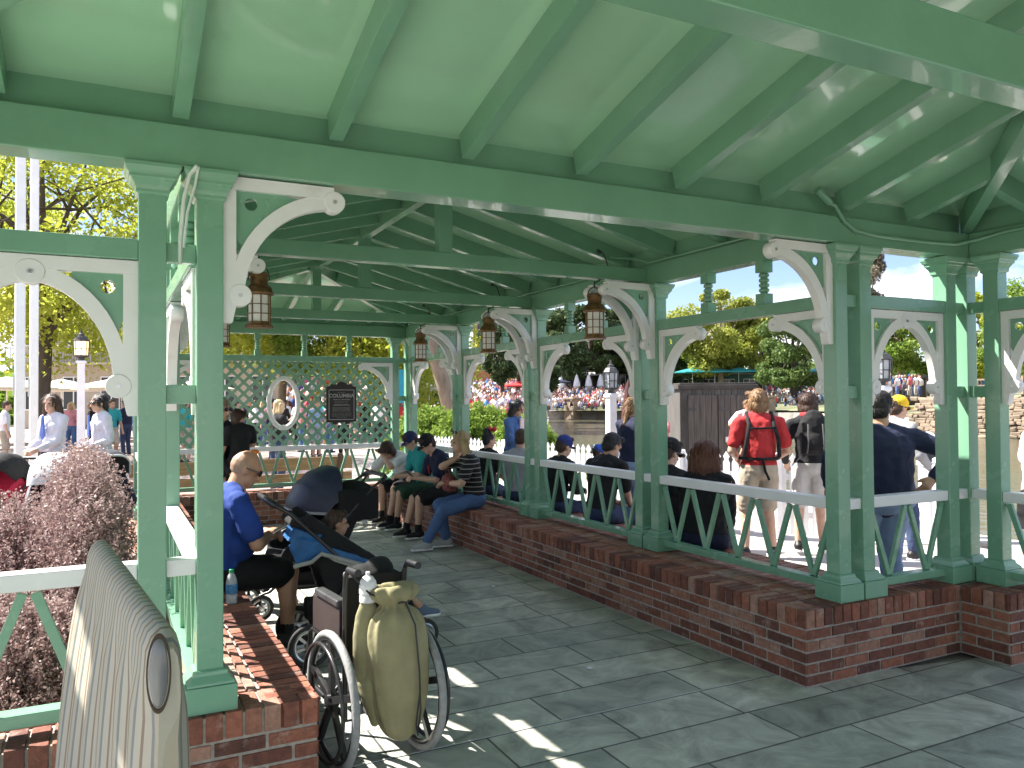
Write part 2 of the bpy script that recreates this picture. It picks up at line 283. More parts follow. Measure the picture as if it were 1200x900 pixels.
sheet('path',[(-40,9.4),(.2,9.4),(.2,11.6),(5,11.6),(5,45),(-40,45)],-.014,pm('pink paving',(.34,.265,.24),.85,.14,1.2,.15,30))
b=MB(); b.box((.78,3.556,.0005),(4.98,3.566,.003)); tag(b.build('floor_joint_strip',pm('pale joint sealant',(.5,.5,.48),.6)),kind='structure')
# far terrace rising behind the far bank
b=MB(); b.add([(50,92.6,.2),(67,62.6,.2),(60,42,.2),(96,52,2.6),(93,80,2.9),(70,118,3.0)],[(0,1,4,5),(1,2,3,4)]); b.add([(70,118,3),(93,80,2.9),(96,52,2.6),(190,120,3.2),(160,160,3.2),(120,220,3.2)],[(0,1,4,5),(1,2,3,4)])
tag(b.build('terrace',pm('terrace grass and paving',(.16,.17,.09),.9,.4,.3,.2,2)),kind='structure')
# ------------------------------------------------------------------ brick walls with real bricks
def brickwall(name,label,path,top=HL,depth_poly=None):
    """path: list of (start,end,outward normal) faces; depth_poly: outline of the whole wall"""
    o=empty(name,label,'wall'); b=MB(); m=MB()
    BL,BH,J=.205,.066,.013
    for (x0,y0),(x1,y1),(nx,ny),cap in path:
        s=V((x0,y0,0)); d=V((x1-x0,y1-y0,0)); L=d.length; d.normalize(); n=V((nx,ny,0)); z=.0; r=0
        nrow=5; ph=(top-.105-.008)/nrow
        for r in range(nrow):
            u=-(BL/2 if r%2 else 0)
            while u<L:
                a=max(u,0)+J/2; e=min(u+BL,L)-J/2
                if e-a>.02: b.obox(s+d*(a+e)/2+V((0,0,r*ph+ph/2+.004))+n*(.001-.05+rnd.uniform(-.0025,.003)),d*(e-a)/2,n*.05,V((0,0,(ph-J)/2)),rnd.random()*.8)  # face bricks keep a darker tint range, shade put into their colour
                u+=BL
        u=0
        while u<L-.01:
            e=min(u+.0735,L)
            if cap: b.obox(s+d*(u+e)/2+V((0,0,top-.0525+rnd.uniform(-.002,.002)))+n*(.004-.1+rnd.uniform(-.003,.003)),d*((e-u)/2-.0055),n*.1,V((0,0,.0505)),rnd.random()*.85); 
            u=e
    return o,b,m
def cap_rows(b,x0,x1,y0,y1,top,alongx):
    # paving bricks over the wall top, tinted paler for wear and painted-in sun
    j=0
    if alongx:   # long side along X
        y=y0
        while y<y1-.03:
            x=x0-(.105 if j%2 else 0)
            while x<x1-.02:
                a=max(x,x0); e=min(x+.205,x1)
                if e-a>.03: b.box((a+.004,y+.004,top-.05),(e-.004,min(y+.0735,y1)-.004,top+rnd.uniform(-.003,.001)),rnd.uniform(.5,.97))
                x+=.205
            y+=.0735; j+=1
    else:
        x=x0
        while x<x1-.03:
            y=y0-(.105 if j%2 else 0)
            while y<y1-.02:
                a=max(y,y0); e=min(y+.205,y1)
                if e-a>.03: b.box((x+.004,a+.004,top-.05),(min(x+.0735,x1)-.004,e-.004,top+rnd.uniform(-.003,.001)),rnd.uniform(.5,.97))
                y+=.205
            x+=.0735; j+=1
XR=3.53; XL=.772; YB=3.30
# right wall (long side facing the aisle, short front, small return)
o,b,m=brickwall('brick_wall','long low red brick seat wall carrying the right hand railing',[((XR,YB),(XR,10.9),(-1,0),1),((XR,YB),(4.9,YB),(0,-1),1),((4.9,YB-.002),(4.9,2.98),(-1,0),1),((4.9,2.98),(5.55,2.98),(0,-1),1)])
cap_rows(b,XR+.208,4.5,YB+.21,11.4,HL,True); cap_rows(b,4.5,5.5,YB+.21,3.75,HL,True)
m.box((XR+.006,YB+.006,0),(4.5,11.4,HL-.012)); m.box((4.5,YB+.006,0),(4.906,3.75,HL-.0125)); m.box((4.906,2.986,0),(5.5,3.75,HL-.0122))
b.build('brick_face',BRICK,o,bevel=.003,tint=True,seg=2); m.build('mortar',MORTAR,o)
# left wall
o,b,m=brickwall('brick_wall','short sunlit brick seat wall under the left railing beside the wheelchair',[((XL,YB),(XL,11.0),(1,0),1),((XL,YB),(-1.2,YB),(0,-1),1)])
cap_rows(b,.08,XL-.208,YB+.21,11.0,HL,False); cap_rows(b,-1.2,.08,YB+.21,3.75,HL,True)
m.box((.08,YB+.006,0),(XL-.006,11.0,HL-.012)); m.box((-1.2,YB+.006,0),(.08,3.75,HL-.0125))
b.build('brick_face',BRICK,o,bevel=.003,tint=True); m.build('mortar',MORTAR,o)
# end wall
o,b,m=brickwall('brick_wall','low brick seat wall across the far end below the lattice',[((XL+.003,10.95),(XR-.003,10.95),(0,-1),1)])
cap_rows(b,XL+.003,XR-.003,11.16,11.4,HL,False); m.box((XL+.004,10.956,0),(XR-.004,11.4,HL-.012))
b.build('brick_face',BRICK,o,bevel=.003,tint=True); m.build('mortar',MORTAR,o)
# ------------------------------------------------------------------ pavilion
PAV=empty('pavilion','green wooden waterside pavilion with white brackets and open railings','pavilion')
ZB=2.575 # beam underside
def mkpost():
    b=MB(); b.box((-.05,-.05,HL+.13),(.05,.05,ZB-.02)); p=b.build('post',GREEN_D,PAV,bevel=.004)
    b=MB(); 
    def sq(pr,ph=PI/4): b.lathe([(r*1.4142,z) for r,z in pr],(0,0,0),n=4,ph=ph)
    b.box((-.098,-.098,HL-.002),(.098,.098,HL+.10))
    sq([(.09,HL+.1005),(.088,HL+.112),(.078,HL+.122),(.066,HL+.135),(.064,HL+.15),(.0515,HL+.156)])
    b.build('plinth',GREEN_D,p,bevel=.003)
    b=MB(); sq([(.0515,2.455),(.06,2.462),(.06,2.475),(.064,2.49),(.078,2.512),(.084,2.516),(.084,2.53),(.092,2.535),(.099,2.552),(.101,2.556),(.101,ZB-.004),(.05,ZB-.003)])
    b.build('capital',GREEN_D,p,bevel=.002)
    return p
post0=mkpost(); first=[True]
def post(x,y):
    if first[0]: post0.location=(x,y,0); first[0]=False; return post0
    return dup(post0,(x,y,0),parent=PAV)
RP=[(3.94,YF),(4.15,YF)]; YP=[5.32,7.30,9.27]
for sx in (1,-1):
    X=lambda x: XM+sx*(x-XM)
    for x,y in [(3.94,YF),(4.15,YF),(4.97,YF),(5.18,YF),(5.18,3.21),(5.18,2.45)]: post(X(x),y)
    for y in YP:
        post(X(3.97),y-.108); post(X(3.97),y+.108)
    for x,y in [(3.97,YE-.21),(3.97,YE),(3.76,YE)]: post(X(x),y)
    for x,y in [(5.18,-2.64),(4.97,-2.64),(5.18,-2.43),(5.18,.39),(3.2,-2.64)]: post(X(x),y)
def rung(x0,y0,x1,y1):
    for z in (2.24,1.68): b=MB(); b.bar((x0,y0,z),(x1,y1,z),.05,.075); b.build('cross_rung',GREEN_D,PAV,bevel=.003)
    b=MB(); b.bar((x0,y0,1.0),(x1,y1,1.0),.07,.065); b.build('handrail_link',WHITE,PAV,bevel=.004)
for sx in (1,-1):
    X=lambda x: XM+sx*(x-XM)
    rung(X(3.99),YF,X(4.10),YF); rung(X(5.02),YF,X(5.13),YF); rung(X(5.18),YF-.05,X(5.18),3.26)
    for y in YP: rung(X(3.97),y-.058,X(3.97),y+.058)
    rung(X(3.81),YE,X(3.92),YE); rung(X(3.97),YE-.05,X(3.97),YE-.16)
def railing(p,q,nV,bar=True,spind=2,ext=0):
    p,q=V((*p,0)),V((*q,0)); d=(q-p).normalized(); L=(q-p).length; r=empty('railing',parent=PAV); a=V((-d.y,d.x,0))
    b=MB(); b.bar(p+V((0,0,1.0)),q+V((0,0,1.0)),.082,.066); b.build('handrail',WHITE,r,bevel=.006)
    b=MB(); b.bar(p+V((0,0,.502)),q+V((0,0,.502)),.08,.05); b.build('bottom_rail',GREEN_D,r,bevel=.004)
    b=MB(); st=L/nV; zb,zt=.528,.966
    for i in range(nV):
        u0,u1,u2=i*st,(i+.5)*st,(i+1)*st
        for k,(ua,za,ub,zb_) in enumerate(((u0+.02,zt-.012,u1-.004,zb+.004),(u1+.006,zb+.004,u2-.02,zt-.012))):
            b.bar(p+d*ua+V((0,0,za)),p+d*ub+V((0,0,zb_)),.024 if k else .0235,.034)
    b.build('zigzag_slats',GREEN_D,r,bevel=.002)
    if bar:
        b=MB(); b.bar(p+V((0,0,2.24)),q+V((0,0,2.24)),.09,.08); b.build('top_bar',GREEN_D,r,bevel=.004)
    for i in range(spind):
        c=p+d*L*(i+1)/(spind+1); spindle(c.x,c.y,r)
    return r
def mkspindle():
    b=MB(); b.box((-.04,-.04,2.281),(.04,.04,2.355)); b.box((-.04,-.04,2.50),(.04,.04,ZB))
    pr=[(.03,2.355)]
    for i in range(4):
        z=2.362+i*.034; pr+=[(.022,z),(.034,z+.008),(.036,z+.017),(.034,z+.026),(.022,z+.033)]
    pr+=[(.03,2.50)]; b.lathe(pr,n=14); me=b.mesh('spindle',40); me.materials.append(GREEN_D); return me
SPM=mkspindle()
def spindle(x,y,par):
    o=bpy.data.objects.new('spindle',SPM); COL.objects.link(o); o.parent=par; o.location=(x,y,0); return o
# bracket geometry in a local frame: +X along the arm, -Z down, corner at origin
def bracket_mesh(arm,drop,th,single=True):
    b=MB(); ex,ey=V((1,0,0)),V((0,0,-1)); o=V((0,0,0)); ca,cb=arm-.02,drop-.115
    b.prism([(0,0),(arm-.045,0),(arm-.045,.052),(0,.052)],o,ex,ey,th)
    b.prism([(0,.0525),(.052,.0525),(.052,drop-.07),(.038,drop-.005),(.034,drop),(0,drop)],o,ex,ey,th)
    n=14; ri=(ca-.085,cb-.092); ro=(ca-.03,cb-.03); ra=[]; rb=[]
    for i in range(n+1):
        a=PI/2*i/n; ra.append((ca-ri[0]*math.cos(a),cb-ri[1]*math.sin(a))); rb.append((ca-ro[0]*math.cos(a),cb-ro[1]*math.sin(a)))
    t2=th-.004; vs=[]; 
    for s in (-1,1):
        for q in (ra,rb): vs+=[(x,s*t2/2,-y) for x,y in q]
    m=n+1; fs=[]
    for i in range(n):
        fs+=[(i,i+1,m+i+1,m+i),(2*m+i,3*m+i,3*m+i+1,2*m+i+1),(i,2*m+i,2*m+i+1,i+1),(m+i,m+i+1,3*m+i+1,3*m+i)]
    fs+=[(0,m,3*m,2*m),(n,2*m+n,3*m+n,m+n)]; b.add(vs,fs)
    b.lathe([(.0435,-th/2-.003),(.046,-th/2),(.046,th/2),(.0435,th/2+.003)],(arm-.042,0,-.062),(0,1,0),n=24)
    b.lathe([(.0435,-th/2-.003),(.046,-th/2),(.046,th/2),(.0435,th/2+.003)],(.068,0,-(drop-.115)),(0,1,0),n=24)
    w=b.mesh('bracket',50); w.materials.append(WHITE)
    s=[]
    for c in ((arm-.042,-.062),(.068,-(drop-.115))):
        b=MB(); b.lathe([(.009,-th/2-.006),(.009,th/2+.006)],(c[0],0,c[1]),(0,1,0),n=10); s_=b.mesh('screw',40); s_.materials.append(STEEL); s.append(s_)
    # green infill with a round hole
    b=MB(); hc=(.052+.05*min(1,arm/.5)+.012,.052+.05); hr=.026; N=32; inn=[]; out=[]
    for i in range(N):
        a=2*PI*i/N; dx,dy=math.cos(a),math.sin(a); tmax=1
        k=.001
        while k<.6:
            x,y=hc[0]+dx*k,hc[1]+dy*k
            if x<.052 or y<.052 or (((x-ca)/ro[0])**2+((y-cb)/ro[1])**2<1 and x<ca and y<cb): break
            k+=.002
        k=max(k,hr+.002); out.append((hc[0]+dx*k,hc[1]+dy*k)); inn.append((hc[0]+dx*hr,hc[1]+dy*hr))
    vs=[]
    for s_ in (-1,1):
        for q in (inn,out): vs+=[(x,s_*.006,-y) for x,y in q]
    fs=[]
    for i in range(N):
        j=(i+1)%N; fs+=[(i,j,N+j,N+i),(2*N+i,3*N+i,3*N+j,2*N+j),(i,2*N+i,2*N+j,j)]
    b.add(vs,fs); g=b.mesh('infill'); g.materials.append(GREEN_D)
    return w,s,g
BK={'big':bracket_mesh(.50,.60,.058),'bay':bracket_mesh(.50,.60,.058),'arch':bracket_mesh(.405,.60,.05)}
def bracket(kind,x,y,z,ang):
    w,s,g=BK[kind]; o=bpy.data.objects.new('bracket',w); COL.objects.link(o); o.parent=PAV; o.location=(x,y,z); o.rotation_euler=(0,0,ang)
    for nme,me in (('screw',s[0]),('screw',s[1]),('infill',g)):
        c=bpy.data.objects.new(nme,me); COL.objects.link(c); c.parent=o
    return o
ZK=2.197
for sx in (1,-1):
    X=lambda x: XM+sx*(x-XM); aL=PI if sx>0 else 0; aR=0 if sx>0 else PI
    ys=[YF+.05]+sum([[y-.158,y+.158] for y in YP],[])+[YE-.26]
    for i in range(0,len(ys),2):
        railing((X(3.97),ys[i]),(X(3.97),ys[i+1]),5)
        bracket('bay',X(3.97),ys[i],ZK,PI/2); bracket('bay',X(3.97),ys[i+1],ZK,-PI/2)
    # wing panels
    railing((X(4.20),YF),(X(4.92),YF),2,spind=0); bracket('arch',X(4.20),YF,ZK,aR); bracket('arch',X(4.92),YF,ZK,aL)
    railing((X(5.18),3.16),(X(5.18),2.50),2,spind=0,bar=True); bracket('arch',X(5.18),3.16,ZK,-PI/2); bracket('arch',X(5.18),2.50,ZK,PI/2)
    # brackets under the ties and under the front beam
    for y in YP:
        for dy in (-.108,.108): bracket('big',X(3.92),y+dy,ZB-.006,aL)
    bracket('big',X(3.89),YF,ZB-.006,aL)
# plate beams
def beam(p,q,w_=.12,h=.16,name='beam',z=ZB,mat=GREEN):
    b=MB(); b.bar((*p,z+h/2),(*q,z+h/2),w_,h); return b.build(name,mat,PAV,bevel=.005)
beam((-1.0,YF),(5.30,YF),.15); 
for x in (.33,3.97): beam((x,YF+.078),(x,YE+.06),.12)
beam((.394,YE),(3.906,YE),.12)
for x in (-.88,5.18): beam((x,YF-.078),(x,-2.72),.12)
beam((-.82,-2.64),(5.12,-2.64),.12)
for p,q in (((-.95,YF+.02),(5.25,YF+.02)),): beam(p,q,.03,.15,'frieze_board',ZB+.162)
for x in (.33,3.97): beam((x,YF+.08),(x,YE+.06),.03,.14,'frieze_board',ZB+.162)
beam((.35,YE),(3.95,YE),.03,.14,'frieze_board',ZB+.162)
for x in (-.88,5.18): beam((x,YF-.02),(x,-2.64),.03,.15,'frieze_board',ZB+.162)
beam((-.86,1.50),(5.16,1.50),.115,.17,'tie_beam',ZB+.012); beam((-.86,-.72),(5.16,-.72),.115,.17,'tie_beam',ZB+.012)
for y in YP:
    beam((.39,y),(3.91,y),.10,.105,'tie_beam',ZB+.027)
    b=MB(); b.box((XM-.05,y-.05,ZB+.134),(XM+.05,y+.05,3.19)); b.build('king_post',GREEN,PAV,bevel=.004)
# roofs
SL=.26; ZC=2.875
def slab(polys,name,mat,dz,th):
    b=MB()
    for pl in polys:
        n=len(pl); vs=[V(p)+V((0,0,dz)) for p in pl]+[V(p)+V((0,0,dz+th)) for p in pl]
        b.add(vs,[tuple(range(n-1,-1,-1)),tuple(range(n,2*n))]+[(i,(i+1)%n,(i+1)%n+n,i+n) for i in range(n)])
    return b.build(name,mat,PAV)
OH=.10; cx,cy=XM,.39; hw=3.03
def rotq(p,k):
    x,y,z=p[0]-cx,p[1]-cy,p[2]
    for _ in range(k): x,y=-y,x
    return V((x+cx,y+cy,z))
e=hw+OH; ap=(cx,cy,ZC+SL*hw); zE=ZC-SL*OH
front=[[rotq((cx-e,cy+e,zE),k),rotq((cx+e,cy+e,zE),k),rotq(ap,k)] for k in range(4)]
slab(front,'ceiling',CEIL,0,.02); slab(front,'roof',ROOFM,.022,.05)
yN=YF+.03; be=1.82+OH; rz=ZC+SL*1.82-.0; yh=YE+OH-be
ridge0=(XM,yN,rz); ridge1=(XM,yh,rz)
bay=[[(XM-be,yN,zE),(XM,yN,rz),(XM,yh,rz),(XM-be,YE+OH,zE)],[(XM+be,yN,zE),(XM+be,YE+OH,zE),(XM,yh,rz),(XM,yN,rz)],[(XM-be,YE+OH,zE),(XM,yh,rz),(XM+be,YE+OH,zE)]]
slab(bay,'ceiling',CEIL,0,.02); slab(bay,'roof',ROOFM,.022,.05)
b=MB(); b.prism([(XM-1.78,2.74),(XM+1.78,2.74),(XM+1.78,ZC),(XM,rz-.01),(XM-1.78,ZC)],(0,yN+.035,0),(1,0,0),(0,0,1),.02); b.build('gable_light_blocker',GREEN,PAV)  # unseen panel added to close a light leak above the front beam
nrm=V((0,SL,1)).normalized(); RH=.125; RW=.062
def rafter(p,q,w_=RW,name='rafter',h=RH):
    b=MB(); p,q=V(p),V(q); b.bar(p-V((0,0,h/2+.002)),q-V((0,0,h/2+.002)),w_,h,up=V((0,0,1))); b.build(name,GREEN,PAV,bevel=.003)
for k in range(4):
    for i in range(-4,11):
        xo=-1.9+.615*(i)+.0
        if k==0: xo=.25+.615*(i-1)-cx+.0
        if abs(xo)>hw-.12: continue
        y1=abs(xo)+.005 if abs(xo)>.08 else .03
        yy0=hw+(.0 if k==0 else 0)-.05
        if yy0-y1<.1: continue
        rafter(rotq((cx+xo,cy+yy0,ZC+SL*(hw-yy0)),k),rotq((cx+xo,cy+y1,ZC+SL*(hw-y1)),k))
    rafter(rotq((cx+hw-.06,cy+hw-.06,ZC-.01+SL*.06),k),rotq((cx+.03,cy+.03,ZC-.01+SL*(hw-.03)),k),.07,'hip_rafter',.14)
y=YF+.35
while y<YE-.2:
    for sx in (1,-1):
        lim=max(0,(y-yh)) ; x1=.045 if y<yh else (y-yh)+.03
        if 1.78-x1>.15: rafter((XM+sx*1.78,y,ZC+SL*.04),(XM+sx*x1,y,ZC+SL*(1.82-x1)))
    y+=.60
for xo in (-1.2,-.6,0,.6,1.2): rafter((XM+xo,YE-.02,ZC+.005),(XM+xo,yh+abs(xo)+.06,ZC+SL*(1.82-abs(xo)-.06)))
for sx in (1,-1): rafter((XM+sx*1.78,YE-.03,ZC),(XM+sx*.04,yh+.05,rz-.012),.07,'hip_rafter',.14)
b=MB(); b.box((XM-.035,yN+.05,rz-.175),(XM+.035,yh,rz-.02)); b.build('ridge_beam',GREEN,PAV,bevel=.004)
# far end: lattice screen, railing and its bracket
lat=empty('lattice_screen',parent=PAV); x0,x1_,z0,z1=.54,3.71,1.036,2.196
OC=(2.155,1.625); OR=(.20,.345)
def slats(sgn,yy):
    b=MB(); sp=.153; k0=int((x0-z1*1.0)//sp)-2
    for k in range(-40,60):
        c=k*sp+.02
        # line x = c + sgn*z
        za=z0; zb=z1
        xa,xb=c+sgn*za,c+sgn*zb
        lo,hi=0,1
        for s_ in (0,1):
            pass
        ts=[]
        dx=xb-xa
        t0=max(0,min((x0-xa)/dx,(x1_-xa)/dx)); t1=min(1,max((x0-xa)/dx,(x1_-xa)/dx))
        if t1-t0<.02: continue
        P=lambda t:(xa+dx*t,za+(zb-za)*t)
        ins=[t0+(t1-t0)*i/120 for i in range(121)]; run=None; segs=[]
        for t in ins:
            x,z=P(t); o_=((x-OC[0])/OR[0])**2+((z-OC[1])/OR[1])**2<1
            if not o_ and run is None: run=t
            if o_ and run is not None: segs.append((run,t)); run=None
        if run is not None: segs.append((run,t1))
        for a,e_ in segs:
            if e_-a<.015: continue
            A,B=P(a),P(e_); b.bar((A[0],yy,A[1]),(B[0],yy,B[1]),.007,.042,up=V((0,1,0)).cross(V((B[0]-A[0],0,B[1]-A[1])).normalized()))
    return b
b=slats(1,YE-.004); c=slats(-1,YE+.006); b.build('lattice_slats',GREEN_D,lat); c.build('lattice_slats',GREEN_D,lat)
rs=[]
N=48
for i in range(N):
    a=2*PI*i/N; d=V((math.cos(a),0,math.sin(a)))
    rs.append([V((OC[0]+(OR[0]+u)*d.x,YE+yo,OC[1]+(OR[1]+u)*d.z)) for u,yo in ((-.035,-.02),(-.02,-.035),(.015,-.035),(.03,-.02),(.03,.02),(-.035,.02))])
b=MB(); k=6; b.add([p for q in rs for p in q],[(i*k+j,i*k+(j+1)%k,((i+1)%N)*k+(j+1)%k,((i+1)%N)*k+j) for i in range(N) for j in range(k)]); b.build('oval_frame',WHITE,lat,smooth=40)
b=MB(); b.prism([(-.07,.02),(-.05,-.03),(0,-.045),(.05,-.03),(.07,.02),(0,.03)],(OC[0],YE-.012,OC[1]-OR[1]),(1,0,0),(0,0,-1),.03); b.prism([(-.09,.02),(-.06,-.035),(-.02,-.02),(0,-.04),(.02,-.02),(.06,-.035),(.09,.02)],(OC[0],YE-.012,OC[1]+OR[1]),(1,0,0),(0,0,1),.03); b.build('frame_scroll',WHITE,lat,bevel=.004)
railing((.54,YE),(3.71,YE),10,spind=4)
bracket('bay',3.71,YE-.03,ZK,PI); bracket('bay',.59,YE-.03,ZK,0)
# conduit along the front beam
b=MB(); yb=YF-.09
b.tube([(3.78,yb-.005,2.80),(3.84,yb-.005,2.79),(3.93,yb,2.70),(4.02,yb,2.655),(4.2,yb,2.64),(4.7,yb,2.64),(4.95,yb-.01,2.645),(5.06,yb-.08,2.67),(5.105,yb-.25,2.70),(5.11,.5,2.71)],.013,8); b.tube([(3.70,yb-.003,2.865),(3.80,yb-.005,2.80)],.024,8); b.build('conduit',GREEN,PAV,smooth=50)
b=MB(); b.tube([(3.88,YF+.1,2.745),(3.88,5.2,2.745),(3.86,5.32,2.79),(3.6,5.33,2.79)],.010,8); b.tube([(3.88,5.5,2.745),(3.88,11,2.745)],.010,8); b.build('conduit',GREEN,PAV,smooth=50)
b=MB(); pts=[(.36,YF-.052,2.55),(.28,YF-.06,2.47),(.26,YF-.054,2.36),(.255,YF-.03,2.26)]; 
b.tube([(.305,3.30,2.57),(.28,3.33,2.54),(.262,3.36,2.45),(.25,3.38,2.30),(.25,3.40,2.2)],.009,6); b.tube([(.31,3.31,2.57),(.30,3.335,2.5),(.275,3.36,2.40),(.262,3.38,2.26)],.006,6); b.build('loose_cable',pm('clear cable sleeve',(.6,.68,.6),.3),PAV,smooth=60)
# ------------------------------------------------------------------ hanging lanterns
def lantern0():
    o=empty('hanging_lantern')
    b=MB(); b.lathe([(.088,0),(.092,.004),(.092,.014),(.078,.022),(.075,.04)],n=8); b.build('base_ring',BRASS,o,smooth=30)
    b=MB(); b.lathe([(.062,.03),(.0655,.035),(.0655,.21),(.062,.215)],n=8); b.build('glass',FROST,o,smooth=20)
    b=MB()
    for j in range(8):
        a=2*PI*j/8; b.tube([(.072*math.cos(a),.072*math.sin(a),.03),(.072*math.cos(a),.072*math.sin(a),.215)],.0045,6)
    for z in (.09,.15): b.torus((0,0,z),(0,0,1),.0715,.003,24,6)
    b.build('guard_wires',BRASS,o,smooth=60)
    b=MB(); b.lathe([(.074,.21),(.092,.215),(.094,.225),(.084,.24),(.078,.262),(.062,.275),(.055,.285),(.055,.335),(.062,.338),(.062,.348),(.05,.358),(.012,.36)],n=16); b.build('hood',BRASS,o,smooth=35)
    b=MB(); b.torus((0,0,.345),(0,1,0),.062,.004,20,6,0,PI) if False else b.tube([(-.064,0,.31)]+[(.064*-math.cos(PI*i/10),0,.335+.075*math.sin(PI*i/10)) for i in range(11)]+[(.064,0,.31)],.004,6); b.tube([(0,0,.41),(0,0,.46)],.006,6); b.build('bail',BLACKM,o,smooth=60)
    b=MB(); b.tube([(.01,0,.45),(.06,.02,.47),(.12,.03,.52),(.14,.02,.60),(.10,.0,.67),(.05,-.02,.70)],.006,6); b.tube([(.05,-.02,.69),(.02,-.02,.70)],.016,8); b.build('cable',BLACKM,o,smooth=60)
    return o
L0=lantern0(); used=False
lbl=[('right',0,'copper lantern hanging from the nearest tie on the right, closest to the shed'),('right',1,'copper lantern on the middle tie above the right railing, left of the nearest one'),('right',2,'small copper lantern on the farthest tie by the leaning tree trunk'),('left',0,'large copper lantern hanging just right of the near left post'),('left',1,'copper lantern half hidden behind the near left post'),('left',2,'distant copper lantern seen through the gap between the near left posts')]
for side,i,lb in lbl:
    sx=1 if side=='right' else -1
    o=L0 if not used else dup(L0); used=True
    o.location=(XM+sx*(3.435-XM),YP[i],2.125); o.rotation_euler=(0,0,0 if sx>0 else PI); tag(o,lb,'lantern','copper lanterns hung from the pavilion ties')
# ------------------------------------------------------------------ plaque on the lattice
pl=empty('plaque','dark brown plaque with COLUMBIA lettering hung on the lattice','plaque')
pc=(2.955,YE-.03,1.60); W2,H2=.215,.25
out=[(-W2,-H2),(-.13,-H2),(-.12,-H2-.03),(-.07,-H2-.035),(-.05,-H2-.01),(.05,-H2-.01),(.07,-H2-.035),(.12,-H2-.03),(.13,-H2),(W2,-H2),(W2,H2),(.16,H2+.012),(.15,H2+.04),(.08,H2+.03),(.06,H2+.055),(0,H2+.075),(-.06,H2+.055),(-.08,H2+.03),(-.15,H2+.04),(-.16,H2+.012),(-W2,H2)]
b=MB(); b.prism(out,pc,(1,0,0),(0,0,1),.03); b.build('board',pm('dark brown lacquer',(.016,.011,.010),.4,.2,20),pl,bevel=.004)
GREYP=pm('pale grey lettering',(.42,.41,.39),.6)
b=MB(); yq=pc[1]-.0165
for zz in (-.215,.205): b.box((pc[0]-.18,yq-.001,pc[2]+zz-.004),(pc[0]+.18,yq+.001,pc[2]+zz+.004))
for xx in (-.18,.18): b.box((pc[0]+xx-.004,yq-.0012,pc[2]-.211),(pc[0]+xx+.004,yq+.0012,pc[2]+.201))
b.build('border_line',GREYP,pl)
cu=bpy.data.curves.new('lettering','FONT'); cu.body='COLUMBIA'; cu.size=.072; cu.align_x='CENTER'; cu.extrude=.002; cu.space_character=1.02; cu.offset=.0012
to=bpy.data.objects.new('tmp',cu); COL.objects.link(to); bpy.context.view_layer.update(); me=bpy.data.meshes.new_from_object(to.evaluated_get(bpy.context.evaluated_depsgraph_get())); bpy.data.objects.remove(to)
me.materials.clear(); o=link('lettering',me,GREYP,pl); o.location=(pc[0],yq,pc[2]+.10); o.rotation_euler=(PI/2,0,0)
b=MB()
for zz,hw_,n,h in ((.165,.05,5,.006),(.06,.12,9,.016),(.03,.10,9,.009),(-.005,.10,10,.012),(-.02,.12,12,.012),(-.05,.13,14,.007),(-.066,.13,14,.007),(-.082,.13,14,.007),(-.098,.13,13,.007),(-.125,.14,12,.005),(-.14,.14,12,.005),(-.155,.14,12,.005),(-.17,.14,11,.005),(-.19,.07,6,.005)):
    x=-hw_
    while x<hw_-.005:
        wd=rnd.uniform(.008,.035); b.box((pc[0]+x,yq-.001,pc[2]+zz),(pc[0]+min(x+wd,hw_),yq+.001,pc[2]+zz+h)); x+=wd+.007
b.build('small_print',pm('dim grey small print',(.22,.215,.205),.6),pl)
# ------------------------------------------------------------------ people
WT=bpy.data.textures.new('wrinkles','CLOUDS'); WT.noise_scale=.09; WT.noise_depth=3
def solid(name,mb,mat,parent,vox=.009,sm=2,wr=0,top=None):
    me=mb.mesh('tmp'); o=bpy.data.objects.new('tmp',me); COL.objects.link(o)
    r=o.modifiers.new('r','REMESH'); r.mode='VOXEL'; r.voxel_size=vox; r.use_smooth_shade=True
    if wr:
        d=o.modifiers.new('d','DISPLACE'); d.texture=WT; d.strength=wr; d.mid_level=.5; d.texture_coords='LOCAL'
    s=o.modifiers.new('s','SMOOTH'); s.factor=.5; s.iterations=sm
    dg=bpy.context.evaluated_depsgraph_get(); m2=bpy.data.meshes.new_from_object(o.evaluated_get(dg)); m2.name=name
    bpy.data.objects.remove(o); bpy.data.meshes.remove(me); m2.materials.clear()
    m2.polygons.foreach_set('use_smooth',[True]*len(m2.polygons)); m2.update()
    return link(name,m2,mat,parent)
def strands(me,hd,ln,hf,full):
    vs=[v.co.copy() for v in me.vertices]; ns=[v.normal.copy() for v in me.vertices]; n=len(vs); nv=[];nf=[]
    N=min(1500,n)
    for i in [rnd.randrange(n) for _ in range(N)]:
        p,nm=vs[i],ns[i]; g=V((0,0,-1))-hf*.25+V((rnd.gauss(0,.18),rnd.gauss(0,.18),rnd.gauss(0,.1)))
        if p.z>hd.z+.06: g=g*.4+(p-hd)*4
        tg=g-nm*g.dot(nm)
        if tg.length<.05: continue
        tg.normalize(); sd=nm.cross(tg)*rnd.uniform(.0016,.0034); l=ln*rnd.uniform(.5,1.25); o=len(nv); lift=rnd.uniform(.001,.004)
        nv+=[p-sd+nm*.0005,p+sd+nm*.0005,p+tg*l*.55+sd+nm*lift,p+tg*l*.55-sd+nm*lift,p+tg*l+nm*(lift*.6-l*.05)]; nf+=[(o,o+1,o+2,o+3),(o+3,o+2,o+4)]
    bm=bmesh.new(); bm.from_mesh(me); ws=[bm.verts.new(q) for q in nv]
    for f in nf:
        try: bm.faces.new([ws[k] for k in f])
        except ValueError: pass
    bm.to_mesh(me); bm.free()
